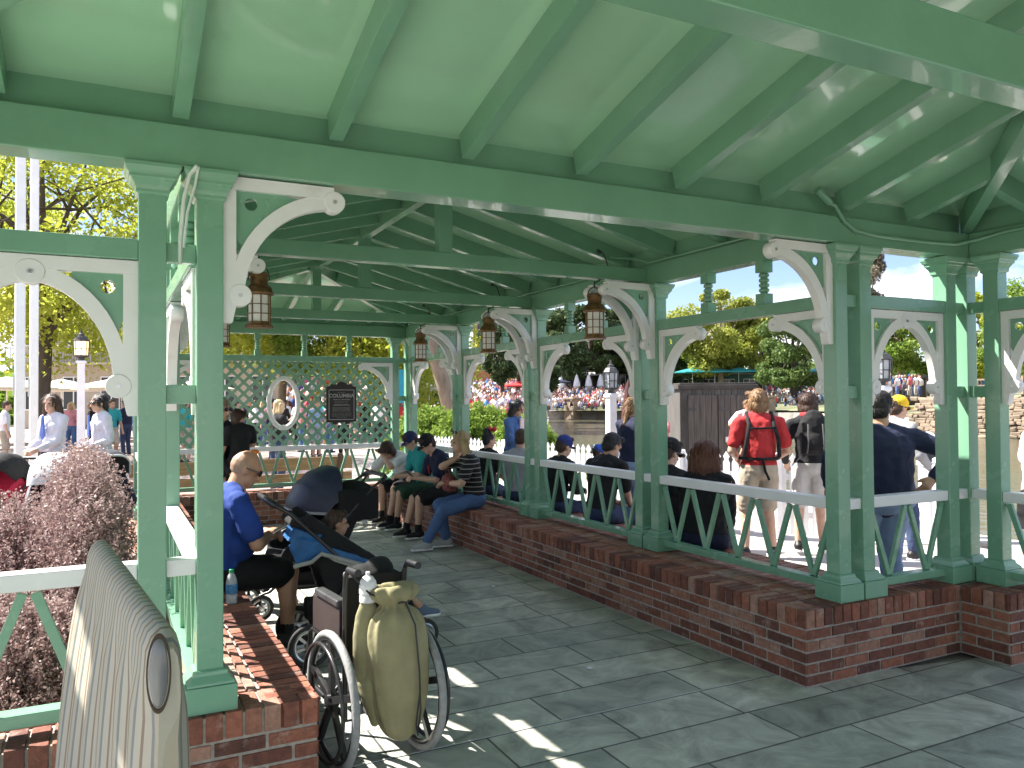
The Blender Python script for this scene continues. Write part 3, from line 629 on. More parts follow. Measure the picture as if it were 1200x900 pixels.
def ik(a,t,l1,l2,pole):
    a,t=V(a),V(t); d=t-a; L=d.length; mx=(l1+l2)*.995
    if L>mx: t=a+d*(mx/L); d=t-a; L=mx
    u=d.normalized(); x=(l1*l1-l2*l2+L*L)/(2*L); h=math.sqrt(max(l1*l1-x*x,0)); p=V(pole); p=p-u*p.dot(u)
    if p.length<1e-4: p=orth(u)[0]
    return a+u*x+p.normalized()*h,t
def person(label,loc,rz,H=1.75,pel=(0,0,.93),lean=(0,.02),slouch=0,headoff=(0,.03,0),look=(0,-5,0),hl=(-.28,.1,.85),hr=(.28,.1,.85),el=None,er=None,fl=(-.1,0,.07),fr=(.1,0,.07),kl=(0,1,0),kr=(0,1,0),
           skin=None,hair=None,hstyle='short',top=('short',None),bot=('shorts',None),shoe=None,sock=None,cap=None,glasses=False,female=False,fat=1.0,twist=0,group=None,vox=.009,curl=.7,name='person',hand=True,soles=None,footdir=None,showeyes=True,bare=False):
    skin=skin or SKIN; o=empty(name,label,'person',loc,rz,group); s=H/1.75; S=lambda *a: V(a)*s
    P=V(pel); t=V((lean[0],lean[1],1)).normalized(); tw=Matrix_rot(twist); rx=tw@V((1,0,0)); fw=tw@V((0,1,0)); rt=(rx-t*rx.dot(t)).normalized(); ft=t.cross(rt)*-1
    ft=-(rt.cross(t))*-1 if False else t.cross(rt)
    if ft.y<-.2 and fw.y>0: ft=-ft
    WA=P+t*.17*s; CH=P+t*.36*s+ft*slouch*.5*s; SH=P+t*.475*s+ft*slouch*s; NK=P+t*.525*s+ft*slouch*1.25*s
    hd=NK+V(headoff)*s+t*.10*s+V((0,0,.03))*s+ft*.02*s
    ya,pi_,ro=[R(q) for q in look]; HM=M.Rotation(ya,3,'Z')@M.Rotation(pi_,3,'X')@M.Rotation(ro,3,'Y'); hf,hu,hx=HM@V((0,1,0)),HM@V((0,0,1)),HM@V((1,0,0))
    sw=(.165 if female else .19)*s*(1+.4*(fat-1)); hp=(.09 if not female else .095)*s
    shL,shR=SH-rt*sw-t*.028*s,SH+rt*sw-t*.028*s; hipL,hipR=P-rx*hp+V((0,0,-.02))*s,P+rx*hp+V((0,0,-.02))*s
    ua,fa,th,sn=.285*s,.25*s,.425*s,.415*s
    elL,wrL=ik(shL,hl,ua,fa,el or (-.5,-.6,-.6)); elR,wrR=ik(shR,hr,ua,fa,er or (.5,-.6,-.6))
    knL,anL=ik(hipL,fl,th,sn,kl); knR,anR=ik(hipR,fr,th,sn,kr)
    f=fat; rot=M((rt,ft,t)).transposed()
    def torso(mb,inf=0,lo=True,hem=0):
        mb.ell(P+t*.02*s,((.165*s+inf)*f**.7,(.115*s+inf)*f,.13*s+inf),rot)
        mb.cap(P+t*.03*s,CH-t*.03*s,(.105*s+inf)*f,(.112*s+inf)*f**.8,14,rt,1.28)
        mb.ell(CH,((.172*s+inf)*f**.6,(.112*s+inf)*f**.8,.165*s+inf),rot)
        if f>1.15: mb.ell(P+t*.17*s+ft*.05*s*f,((.15*s+inf)*f,(.12*s+inf)*f,.15*s+inf),rot)
        [mb.cap(SH+t*.022*s-rt*.035*s*q,(shL if q>0 else shR)+rt*.012*s*q,.056*s+inf,.054*s+inf,12) for q in (1,-1)]
        if female: 
            for k in (-1,1): mb.ell(CH+rt*.075*k*s+ft*.070*s-t*.01*s,(.062*s+inf,.05*s+inf,.066*s+inf),rot)
    def arm(mb,a,e,w_,inf=0,frac=1.0,both=True):
        k=f**.5
        if frac<=.6: q=a+(e-a)*(frac/.6); mb.cap(a,q,.056*s*k+inf,.05*s*k+inf*1.6)
        else:
            mb.cap(a,e,.054*s*k+inf,.042*s*k+inf); q=e+(w_-e)*((frac-.6)/.4); mb.cap(e,q,.043*s*k+inf,(.043-.015*(frac-.6)/.4)*s*k+inf)
    def leg(mb,h,k_,a,inf=0,frac=1.0,loose=0):
        g=f**.5
        if frac<=.5: q=h+(k_-h)*(frac/.5); mb.cap(h,q,.088*s*g+inf,(.088-.026*frac/.5)*s*g+inf+loose)
        else:
            mb.cap(h,k_,.088*s*g+inf,.06*s*g+inf+loose); q=k_+(a-k_)*((frac-.5)/.5)
            mb.cap(k_,q,.058*s*g+inf+loose,(.058-.022*(frac-.5)/.5)*s*g+inf+loose)
            if frac>.75 and not loose:
                bk=((k_-h).normalized()-(a-k_).normalized()); bk=bk.normalized() if bk.length>.1 else V((0,-1,0)); c=k_+(a-k_)*.3
                if bk.dot((a-k_).normalized())>-.9: mb.cap(c-V(fw)*.018*s,k_+(a-k_)*.55-V(fw)*.01*s,.047*s*g+inf,.036*s*g+inf)
    # body: one continuous surface
    b=MB(); torso(b,-.004)
    for a,e,w_ in ((shL,elL,wrL),(shR,elR,wrR)): arm(b,a,e,w_)
    for h,k_,a in ((hipL,knL,anL),(hipR,knR,anR)): leg(b,h,k_,a)
    b.cap(NK-t*.05*s,hd-hu*.05*s-hf*.015*s,.058*s*f**.4,.052*s*f**.3)
    b.ell(hd+hu*.025*s-hf*.008*s,(.074*s,.094*s,.098*s),HM); b.ell(hd-hu*.055*s+hf*.028*s,(.056*s*f**.3,.062*s,.062*s),HM); b.ell(hd-hu*.093*s+hf*.06*s,(.024*s,.02*s,.018*s),HM)
    b.cap(hd+hu*.012*s+hf*.084*s,hd-hu*.028*s+hf*.104*s,.010*s,.0155*s); b.cap(hd+hu*.028*s+hf*.072*s-hx*.035*s,hd+hu*.028*s+hf*.072*s+hx*.035*s,.017*s,.017*s)
    for k in (-1,1): b.ell(hd+hx*.075*k*s-hu*.008*s-hf*.008*s,(.010*s,.018*s,.031*s),HM)
    b.cap(hd-hu*.062*s+hf*.078*s-hx*.016*s,hd-hu*.062*s+hf*.078*s+hx*.016*s,.011*s,.011*s)
    for side,(e,w_) in ((-1,(elL,wrL)),(1,(elR,wrR))):
        d=(w_-e).normalized(); n=-rt*side*.5-V((0,0,1))*.5+fw*.3; n=(n-d*n.dot(d)).normalized(); sd=d.cross(n)
        if sd.dot(fw)<0 and abs(d.z)>.6: sd=-sd
        elif abs(d.z)<=.6 and sd.z<0: sd=-sd
        pc_=w_+d*.045*s; b.cap(w_+d*.01*s,w_+d*.075*s,.026*s,.030*s,10,sd,1.25)
        if hand:
            for q in range(4):
                base=w_+d*.085*s+sd*(.030-.0195*q)*s; l_=(.072,.080,.074,.058)[q]*s; r=.0095*s; c=curl*(1+.12*q); prev=base; dr=d
                for seg,fr_ in enumerate((.45,.32,.23)):
                    ang=c*(.55+.35*seg); dr=(d*math.cos(ang)+n*math.sin(ang)); nx=prev+dr*l_*fr_; b.cap(prev,nx,r*(1-.08*seg),r*(.94-.08*seg),7); prev=nx
            tb=w_+d*.025*s+sd*.028*s; t1=tb+(d*.7+sd*.6+n*.35).normalized()*.04*s; t2=t1+(d*.85+n*.55+sd*.05).normalized()*.032*s; b.cap(tb,t1,.014*s,.011*s,8); b.cap(t1,t2,.011*s,.0085*s,8)
    fd=V(footdir) if footdir else fw
    for a in (anL,anR): g0=V((a.x,a.y,a.z)); b.cap(g0+V((0,0,-.03))*s-fd*.03*s,g0+V((0,0,-.045))*s+fd*.12*s,.036*s,.026*s)
    solid('body',b,skin,o,vox,2)
    # clothing
    kind,tm=top
    if tm:
        b=MB(); torso(b,.012); fr={'short':.42,'long':.97,'tank':.0,'cap':.3}[kind]
        if fr:
            for a,e,w_ in ((shL,elL,wrL),(shR,elR,wrR)): arm(b,a,e,w_,.012 if kind=='short' else .010,fr)
        b.cap(NK-t*.055*s,NK-t*.03*s,.068*s,.06*s)
        solid('jacket' if kind=='long' else 'shirt',b,tm,o,.011,2,.030)
    kind,bmt=bot
    if bmt:
        b=MB(); b.ell(P-t*.0*s,((.170*s+.010)*f**.7,(.12*s+.010)*f,.125*s),rot)
        for h,k_,a in ((hipL,knL,anL),(hipR,knR,anR)): leg(b,h,k_,a,.011,{'shorts':.43,'long':.95,'capri':.8,'mini':.3}[kind],.016 if kind in('shorts','mini') else .008)
        solid('shorts' if kind in('shorts','mini') else 'trousers',b,bmt,o,.011,2,.026)
    for sidx,a in enumerate((anL,anR)):
        if sock: b=MB(); kk=(knL,knR)[sidx]; b.cap(a+(kk-a)*.0,a+(kk-a)*.2,.043*s,.046*s); solid('sock',b,sock,o,.010,1)
        if shoe:
            g0=V(a); z=-.045*s; b=MB(); b.cap(g0+V((0,0,-.02*s))-fd*.03*s,g0+V((0,0,z))+fd*.135*s,.050*s,.034*s,12); b.cap(g0+V((0,0,.005*s))-fd*.01*s,g0+V((0,0,-.03*s)),.046*s,.05*s)
            sh=solid('shoe',b,shoe,o,.009,1)
            sx=V((fd.y,-fd.x,0)); b=MB(); pr=[(-.085,.0),(-.075,.032),(-.02,.036),(.08,.042),(.15,.034),(.176,.0),(.15,-.034),(.08,-.042),(-.02,-.036),(-.075,-.032)]
            b.prism([(q*s,w_*s) for q,w_ in pr],g0+V((0,0,-.064*s)),fd,V((0,0,1)).cross(fd),.022*s); b.build('sole',soles or WHITE_R,sh,bevel=.004)
    # hair
    if hair:
        b=MB(); q=1.0
        if hstyle=='short': b.ell(hd+hu*.045*s-hf*.022*s,(.084*s,.096*s,.092*s),HM); b.ell(hd-hu*.0*s-hf*.05*s,(.078*s,.06*s,.08*s),HM); b.cap(hd+hu*.095*s+hf*.055*s-hx*.04*s,hd+hu*.10*s+hf*.05*s+hx*.04*s,.028*s,.028*s)
        elif hstyle=='shaggy': b.ell(hd+hu*.045*s-hf*.022*s,(.094*s,.106*s,.098*s),HM); b.ell(hd-hu*.03*s-hf*.05*s,(.088*s,.066*s,.09*s),HM); b.cap(hd+hu*.085*s+hf*.075*s-hx*.05*s,hd+hu*.085*s+hf*.075*s+hx*.05*s,.03*s,.03*s); [b.ell(hd+hx*.085*k*s-hf*.02*s-hu*.02*s,(.02*s,.05*s,.06*s),HM) for k in(-1,1)]
        elif hstyle in('long','bob'):
            L_=.30 if hstyle=='long' else .17
            b.ell(hd+hu*.04*s-hf*.024*s,(.088*s,.098*s,.094*s),HM)
            for k in (-1,-.5,0,.5,1):
                p0=hd+hx*.075*k*s-hf*(.075-.045*abs(k))*s+hu*.03*s; p1=hd+hx*.088*k*s-hf*(.075-.04*abs(k))*s-hu*.10*s; b.cap(p0,p1,.042*s,.046*s); b.cap(p1,p1-V((0,0,L_-.1))*s-hf*.01*s,.046*s,.028*s)
        elif hstyle=='bun': b.ell(hd+hu*.04*s-hf*.024*s,(.082*s,.096*s,.09*s),HM); b.ell(hd+hu*.0*s-hf*.05*s,(.075*s,.055*s,.075*s),HM); b.ell(hd+hu*.13*s-hf*.05*s,.045*s)
        elif hstyle=='pony': b.ell(hd+hu*.04*s-hf*.024*s,(.082*s,.096*s,.09*s),HM); b.ell(hd-hu*.0*s-hf*.05*s,(.076*s,.055*s,.08*s),HM); b.cap(hd-hf*.09*s-hu*.01*s,hd-hf*.10*s-hu*.20*s,.03*s,.022*s)
        elif hstyle=='stubble': b.ell(hd+hu*.022*s-hf*.014*s,(.0755*s,.0935*s,.092*s),HM)
        ho=solid('hair',b,hair,o,.009,2,.012 if hstyle!='stubble' else 0)
        if hstyle!='stubble' and vox<.012: strands(ho.data,hd,.030 if hstyle in('short','bun') else .045 if hstyle=='shaggy' else .085,hf,not cap)
    if cap:
        cm,bdir,bm_=cap
        b=MB(); b.ell(hd+hu*.055*s-hf*.008*s,(.093*s,.110*s,.092*s),HM); c_=solid('cap',b,cm,o,.009,2)
        pr=[(.085*math.sin(a)*s,(.085+.085*math.cos(a))*s) for a in [R(q) for q in range(-80,81,16)]]; pr+=[(-pr[0][0],.085*s)] if False else []
        b=MB(); bf=hf*bdir; b.prism([(x,y-.01*s) for x,y in pr],hd+hu*.05*s-hu*.008*s,hx,(bf-hu*.22).normalized(),.006); b.build('brim',bm_ or cm,c_,bevel=.002)
    gm=HM
    if glasses:
        b=MB()
        for k in (-1,1): b.ell(hd+hx*.034*k*s+hf*.094*s+hu*.012*s,(.03*s,.010*s,.022*s),HM); b.bar(hd+hx*.066*k*s+hf*.082*s+hu*.016*s,hd+hx*.081*k*s-hf*.01*s+hu*.012*s,.005,.010)
        b.bar(hd-hx*.012*s+hf*.104*s+hu*.016*s,hd+hx*.012*s+hf*.104*s+hu*.016*s,.004,.006); b.build('sunglasses',DARKEYE,o,smooth=60)
    elif showeyes:
        for k in (-1,1): b=MB(); b.ell(hd+hx*.032*k*s+hf*.0865*s+hu*.010*s,(.013*s,.008*s,.0065*s),HM,10); b.build('eye',DARKEYE,o,smooth=180)
    b=MB(); b.ell(hd-hu*.060*s+hf*.0865*s,(.021*s,.006*s,.0065*s),HM,10); b.build('mouth',LIP,o,smooth=180)
    o_info=dict(hd=hd,hf=hf,hu=hu,hx=hx,wrL=wrL,wrR=wrR,CH=CH,SH=SH,ft=ft,rt=rt,t=t,P=P,s=s,shL=shL,shR=shR,elL=elL,elR=elR)
    return o,o_info
def Matrix_rot(a): return M.Rotation(R(a),3,'Z')
def strap(o,name,pts,mat,w_=.016): b=MB(); b.tube(pts,w_,6); return b.build(name,mat,o,smooth=60)
def phone(label,loc,rx,rz):
    o=empty('phone',label,'phone',loc); o.rotation_euler=(rx,0,rz); b=MB(); b.box((-.037,-.075,-.004),(.037,.075,.004)); b.build('case',BLACKP,o,bevel=.006); b=MB(); b.box((-.033,-.069,.0041),(.033,.069,.0052)); b.build('screen',DARKEYE,o); return o
BLK=cloth('black',(.007,.007,.008)); NAVY=cloth('navy',(.009,.014,.045)); DEN=cloth('denim',(.075,.14,.30),.9,.5,40); DEND=cloth('dark denim',(.03,.05,.11),.9,.5,40); BLUE=cloth('royal blue',(.012,.048,.26)); WHT=cloth('white cotton',(.78,.78,.80)); TEAL=cloth('teal',(.02,.30,.30)); RED=cloth('red',(.46,.028,.03)); KHA=cloth('khaki',(.42,.35,.27)); GREY=cloth('grey',(.30,.30,.31)); LBLUE=cloth('washed denim',(.24,.34,.50),.9,.5,40); WHB=cloth('pale white shorts',(.52,.50,.48)); BLKS=pm('black shoe leather',(.008,.008,.009),.5,.2,20,.1,60); GRYS=cloth('grey canvas',(.42,.42,.42)); YEL=cloth('yellow',(.85,.55,.02))
def stripes():
    m,n,l,b=mk('black shirt with thin pale stripes'); t=n.new('ShaderNodeTexCoord'); sp=n.new('ShaderNodeSeparateXYZ'); l.new(t.outputs['Object'],sp.inputs[0]); mu=n.new('ShaderNodeMath'); mu.operation='MULTIPLY'; mu.inputs[1].default_value=19; l.new(sp.outputs['Z'],mu.inputs[0]); fr=n.new('ShaderNodeMath'); fr.operation='FRACT'; l.new(mu.outputs[0],fr.inputs[0])
    g=n.new('ShaderNodeMath'); g.operation='GREATER_THAN'; g.inputs[1].default_value=.84; l.new(fr.outputs[0],g.inputs[0]); mx=n.new('ShaderNodeMix'); mx.data_type='RGBA'; mx.inputs['A'].default_value=(.008,.008,.010,1); mx.inputs['B'].default_value=(.34,.33,.31,1); l.new(g.outputs[0],mx.inputs['Factor']); l.new(mx.outputs['Result'],b.inputs['Base Color']); b.inputs['Roughness'].default_value=.85; return m
STRP=stripes()
# seated man on the left wall, facing +X
SIT=HL+.115
o,k=person('bald man in blue shirt and black shorts with sunglasses looking down at his phone',(.64,5.53,0),R(-84),1.80,pel=(0,0,SIT),lean=(.0,.08),slouch=.04,headoff=(0,.05,-.02),look=(-8,-26,0),hl=(-.05,.33,.76),hr=(.06,.32,.76),el=(-.8,-.3,-.5),er=(.8,-.3,-.5),fl=(-.12,.56,.085),fr=(.16,.40,.085),skin=SKIN_T,hair=pm('shaved stubble',(.40,.245,.165),.5,.1,60),hstyle='stubble',top=('short',BLUE),bot=('shorts',BLK),shoe=BLKS,sock=BLKS,glasses=True,fat=1.22,curl=1.1,vox=.008)
phone('dark phone held up by the bald man in blue',(.64+.40,5.50,.80),R(25),R(-84))
# boys and woman on the right wall, far end (facing the aisle)
xh=3.70
o,k=person('dark-haired boy in white t-shirt bent over a phone on the far seat wall',(xh,10.45,0),R(118),1.70,pel=(0,0,SIT-.005),lean=(.0,.62),slouch=.07,headoff=(0,.02,-.07),look=(0,-38,0),hl=(.02,.50,.93),hr=(.16,.64,.68),el=(-.7,.2,-.6),er=(.7,0,-.6),fl=(-.12,.50,.08),fr=(.13,.42,.08),kl=(0,.3,1),kr=(0,.3,1),skin=SKIN,hair=HB,hstyle='shaggy',top=('short',WHT),bot=('shorts',BLK),shoe=BLKS,sock=BLK,curl=1.0)
phone('phone in the hand of the boy in white',(3.07,10.28,.72),R(30),R(118))
o,k=person('boy in teal shirt and navy cap sitting behind the boy in the dark cap',(xh,9.82,0),R(92),1.62,pel=(0,0,SIT-.005),lean=(0,.10),slouch=.08,headoff=(0,.04,-.02),look=(0,-30,0),hl=(-.04,.36,.68),hr=(.06,.36,.68),fl=(-.09,.44,.08),fr=(.11,.48,.08),kl=(0,.3,1),kr=(0,.3,1),skin=SKIN,hair=HB,hstyle='short',top=('short',TEAL),bot=('shorts',cloth('dark green',(.02,.06,.035))),shoe=BLKS,sock=BLK,cap=(cloth('navy cap',(.02,.03,.10)),1,None))
o,k=person('boy in navy t-shirt and black cap with white badge looking at phone',(xh,9.08,0),R(92),1.66,pel=(0,0,SIT-.005),lean=(0,.16),slouch=.08,headoff=(0,.05,-.03),look=(0,-32,0),hl=(-.04,.42,.72),hr=(.06,.41,.72),fl=(-.09,.42,.08),fr=(.12,.50,.08),kl=(0,.3,1),kr=(0,.3,1),skin=SKIN,hair=HB,hstyle='short',top=('short',NAVY),bot=('shorts',BLK),shoe=BLKS,sock=BLK,cap=(BLK,1,None),curl=1.0)
b=MB(); q=k['hd']+k['hf']*.096+k['hu']*.075; b.obox(q,k['hx']*.022,k['hu']*.02,k['hf']*.004); b.build('cap_badge',WHT,o)
b=MB(); q=k['CH']; b.obox(q+k['ft']*.145+k['rt']*.03-k['t']*.05,k['rt']*.006,k['t']*.06,k['ft']*.004); b.obox(q+k['ft']*.145+k['rt']*.05-k['t']*.05,k['rt']*.004,k['t']*.045,k['ft']*.004); b.build('shirt_print',RED,o)
phone('dark phone held by the boy in the black cap',(3.22,9.06,.76),R(40),R(92))
o,k=person('blonde woman in striped black shirt and ripped jeans resting her chin on her hand',(xh,8.25,0),R(84),1.70,pel=(0,0,SIT-.005),lean=(0,.10),slouch=.06,headoff=(0,.03,0),look=(12,-3,0),hl=(.0,.34,.72),hr=(.05,.15,1.02),el=(-.6,.2,-.8),er=(.3,.9,-.6),fl=(-.10,.60,.085),fr=(.03,.33,.085),kl=(0,.3,1),kr=(0,.3,1),skin=SKIN,hair=HBL,hstyle='long',top=('short',STRP),bot=('long',DEN),shoe=GRYS,female=True,curl=1.0)
b=MB()
for kk in (-1,1): b.ell(k['hd']+k['hx']*.036*kk+k['hf']*.055+k['hu']*.12,(.028,.012,.02))
b.build('raised_sunglasses',DARKEYE,o,smooth=90)
b=MB(); b.ell((-.02,.345,.63),(.035,.03,.02)); b.build('jeans_rip',SKIN,o,smooth=90) if False else None
# handbag on her lap
hb=empty('handbag','small red patterned handbag on the lap of the blonde woman','handbag',(3.42,8.33,.72),R(84)); b=MB(); b.ell((0,0,0),(.16,.09,.11)); b.box((-.13,-.05,-.09),(.13,.05,.06)); solid('bag_body',b,pm('red patterned cloth',(.20,.05,.04),.7,.9,28,.3,50),hb,.012,3,.02); b=MB(); b.tube([(-.12,0,.05),(-.07,.02,.15),(.07,.02,.15),(.12,0,.05)],.012); b.build('strap',pm('brown leather',(.10,.045,.02),.5),hb,smooth=60)
# outside the right railing, sitting on the outer half of the wall with backs to the rail
o,k=person('girl with dark bun and red bow sitting outside beyond the railing',(4.27,9.15,0),R(-70),1.55,pel=(0,0,SIT),lean=(0,.0),look=(-20,-8,0),hl=(-.1,.3,.66),hr=(.1,.3,.66),fl=(-.1,.4,.07),fr=(.1,.4,.07),skin=SKIN_M,hair=HD,hstyle='bun',top=('short',BLK),bot=('long',DEND),shoe=BLKS,female=True)
b=MB(); q=k['hd']+k['hu']*.13+k['hf']*.02
for kk in (-1,1): b.cap(q,q+k['hx']*.07*kk+k['hu']*.02,.012,.034)
solid('bow',b,RED,o,.008,2)
o,k=person('woman with black bob in denim jacket standing beyond the railing with a camera',(4.95,9.75,0),R(-150),1.62,lean=(0,.05),look=(10,-22,0),hl=(-.06,.30,1.08),hr=(.08,.30,1.08),fl=(-.1,0,.07),fr=(.1,0,.07),skin=SKIN_M,hair=HD,hstyle='bob',top=('long',cloth('denim jacket',(.06,.13,.30),.9,.5,40)),bot=('long',DEND),shoe=BLKS,female=True,curl=1.1)
b=MB(); b.obox(k['CH']+k['ft']*.125+k['t']*.02,k['rt']*.05,k['t']*.12,k['ft']*.012); b.build('pale_blouse',cloth('pale pink',(.65,.5,.5)),o,bevel=.01)
cm=empty('camera_body','small black camera held by the woman in denim',"camera",(4.95+.14,9.75-.27,1.13),R(-150)); b=MB(); b.box((-.06,-.03,-.04),(.06,.03,.04)); b.build('camera_case',BLACKP,cm,bevel=.006); b=MB(); b.lathe([(.032,0),(.032,.06),(.028,.062)],(0,.03,0),(0,1,0)); b.build('lens',BLACKM,cm,smooth=40)
o,k=person('person with short brown hair and grey shirt seen from behind under the denim jacket woman',(4.27,8.35,0),R(-60),1.66,pel=(0,0,SIT),lean=(0,.06),slouch=.05,look=(10,-25,0),hl=(-.1,.3,.66),hr=(.1,.3,.66),fl=(-.1,.4,.07),fr=(.1,.4,.07),skin=SKIN_M,hair=HB,hstyle='short',top=('short',GREY),bot=('long',DEND),shoe=BLKS)
o,k=person('person in dark jacket and bright blue cap sitting outside the railing',(4.27,7.42,0),R(-80),1.62,pel=(0,0,SIT-.02),lean=(0,.05),slouch=.05,look=(0,-15,0),hl=(-.1,.3,.66),hr=(.1,.3,.66),fl=(-.1,.4,.07),fr=(.1,.4,.07),skin=SKIN,hair=HB,hstyle='short',top=('long',BLK),bot=('long',DEND),shoe=BLKS,cap=(cloth('blue cap',(.012,.035,.20)),1,None))
o,k=person('small child in a blue and black cap turned backwards behind the railing',(4.75,7.35,0),R(-100),1.18,pel=(0,0,.62),lean=(0,0),look=(0,0,0),hl=(-.2,.1,.55),hr=(.2,.1,.55),fl=(-.07,0,.05),fr=(.07,0,.05),skin=SKIN,hair=HB,hstyle='short',top=('short',WHT),bot=('shorts',BLK),shoe=BLKS,cap=(cloth('bright blue cap',(.02,.11,.5)),-1,BLK))
b=MB(); q=k['hd']-k['hf']*.078+k['hu']*.075; b.obox(q,k['hx']*.03,k['hu']*.02,k['hf']*.004); b.build('cap_badge',WHT,o)
o,k=person('black-haired man in black t-shirt and white mask looking down beyond the railing',(4.27,6.55,0),R(-72),1.76,pel=(0,0,SIT),lean=(0,.10),slouch=.06,headoff=(0,.04,-.02),look=(-10,-28,0),hl=(-.1,.38,.60),hr=(.08,.38,.60),fl=(-.12,.45,.07),fr=(.12,.45,.07),skin=SKIN_M,hair=HD,hstyle='short',top=('short',BLK),bot=('long',DEND),shoe=BLKS,showeyes=True)
b=MB(); b.ell(k['hd']+k['hf']*.083-k['hu']*.05,(.05,.028,.045),M((k['hx'],k['hf'],k['hu'])).transposed()); b.build('face_mask',WHT,o,smooth=180)
o,k=person('blonde woman in navy t-shirt and sunglasses standing and holding a baby',(5.15,7.25,0),R(-78),1.66,lean=(0,.02),look=(-12,-14,0),hl=(-.05,.32,1.10),hr=(.12,.33,1.02),el=(-.8,-.2,-.6),er=(.8,-.2,-.6),fl=(-.1,0,.07),fr=(.1,.06,.07),skin=SKIN,hair=HSB,hstyle='pony',top=('short',NAVY),bot=('long',LBLUE),shoe=BLKS,glasses=True,female=True,fat=1.12)
o,k=person('fair-haired baby held by the blonde woman in navy',(5.53,7.18,.80),R(95),.80,pel=(0,0,.36),lean=(0,.10),look=(10,0,0),hl=(-.12,.2,.5),hr=(.12,.2,.5),fl=(-.10,.15,.12),fr=(.10,.15,.12),kl=(0,1,.3),kr=(0,1,.3),skin=SKIN,hair=HBL,hstyle='short',top=('short',cloth('pink',(.6,.22,.22))),bot=('shorts',WHT),shoe=None,hand=False)
o,k=person('man in black cap and sunglasses sitting low beyond the railing near the shed',(4.27,5.55,0),R(-62),1.76,pel=(0,0,SIT-.04),lean=(0,.04),slouch=.05,look=(-22,-18,0),hl=(-.1,.38,.60),hr=(.1,.38,.60),fl=(-.12,.45,.07),fr=(.12,.45,.07),skin=SKIN,hair=HB,hstyle='short',top=('long',BLK),bot=('long',DEND),shoe=BLKS,cap=(BLK,1,cloth('grey brim',(.22,.21,.2))),glasses=True,fat=1.15)
o,k=person('woman with long brown hair in black jacket seen from behind at the railing',(4.27,5.02,0),R(-48),1.72,pel=(0,0,SIT-.01),lean=(0,.02),look=(0,-8,0),hl=(-.12,.38,.58),hr=(.16,.36,.56),fl=(-.1,.5,.07),fr=(.14,.52,.07),skin=SKIN,hair=HR,hstyle='long',top=('long',cloth('black jacket',(.008,.008,.010))),bot=('long',NAVY),shoe=BLKS,female=True,fat=1.18)
# standing on the deck
o,k=person('tall man in red t-shirt and khaki shorts wearing black carrier straps',(6.0,6.2,0),R(-30),1.80,lean=(0,-.02),look=(8,0,0),hl=(-.18,.22,1.02),hr=(.22,.22,1.0),fl=(-.15,0,.07),fr=(.14,.02,.07),skin=SKIN,hair=HSB,hstyle='shaggy',top=('short',RED),bot=('shorts',KHA),shoe=BLKS,fat=1.08)
q=k; s=k['s']; bk=-k['ft']
for sgn in (-1,1): strap(o,'shoulder_strap',[q['SH']+q['rt']*.12*sgn+q['ft']*.10-q['t']*.12,q['SH']+q['rt']*.125*sgn+q['t']*.076,q['SH']+q['rt']*.125*sgn+bk*.11-q['t']*.04,q['SH']+q['rt']*.155*sgn+bk*.15-q['t']*.18,q['P']+q['rt']*.18*sgn+bk*.10+q['t']*.12],BLK,.022)
strap(o,'cross_strap',[q['SH']-q['rt']*.13+bk*.135-q['t']*.08,q['SH']+bk*.148-q['t']*.075,q['SH']+q['rt']*.13+bk*.135-q['t']*.07],BLK,.012)
strap(o,'waist_strap',[q['P']-q['rt']*.2+q['t']*.10,q['P']-q['rt']*.12+bk*.135+q['t']*.10,q['P']+bk*.155+q['t']*.10,q['P']+q['rt']*.12+bk*.135+q['t']*.10,q['P']+q['rt']*.2+q['t']*.10],BLK,.018)
strap(o,'loose_strap',[q['P']+bk*.155+q['t']*.09,q['P']+bk*.165-q['t']*.02+q['rt']*.02,q['P']+bk*.16-q['t']*.11+q['rt']*.06],BLK,.014)
o2,k2=person('small child carried in front of the man in red',(6.06,6.43,.95),R(150),.85,pel=(0,0,.30),lean=(0,.05),look=(20,0,0),hl=(-.15,.12,.45),hr=(.15,.12,.45),fl=(-.12,.1,.03),fr=(.12,.1,.03),skin=SKIN,hair=HSB,hstyle='short',top=('short',WHT),bot=('shorts',GREY),shoe=None,hand=False)
o,k=person('curly-haired young man in black hoodie with red collar wearing a black backpack',(6.62,6.1,0),R(-38),1.70,lean=(0,0),look=(-22,-6,0),hl=(-.22,.2,.95),hr=(.22,.22,.95),fl=(-.13,0,.07),fr=(.12,.03,.07),skin=SKIN,hair=HB,hstyle='shaggy',top=('long',cloth('black hoodie',(.010,.011,.014))),bot=('shorts',WHB),shoe=BLKS,vox=.009)
b=MB(); b.torus(k['SH']+k['t']*.075+k['ft']*-.0,k['t'],.075,.03,20,8); b.build('red_collar',RED,o,smooth=180)
bp=empty('backpack','black backpack worn by the young man in the black hoodie','backpack',(6.62,6.1,0),R(-38)); c=k['CH']-k['ft']*.23; b=MB(); b.ell(c+k['t']*.02,(.15,.10,.23)); b.ell(c-k['t']*.09-k['ft']*.06,(.12,.07,.12)); b.obox(c-k['t']*.05,k['rt']*.13,k['ft']*.07,k['t']*.17); solid('pack_body',b,BLK,bp,.012,3,.02); 
for sg in (-1,1): b=MB(); b.tube([c+k['rt']*.07*sg-k['ft']*.12+k['t']*.1,c+k['rt']*.075*sg-k['ft']*.155-k['t']*.08,c+k['rt']*.08*sg-k['ft']*.1-k['t']*.2],.008); b.build('webbing',pm('grey webbing',(.12,.12,.12),.7),bp,smooth=60)
b=MB(); b.tube([c-k['t']*.2+k['rt']*.1,c-k['t']*.3+k['rt']*.11,c-k['t']*.42+k['rt']*.10],.007); b.build('hanging_strap',BLK,bp,smooth=60)
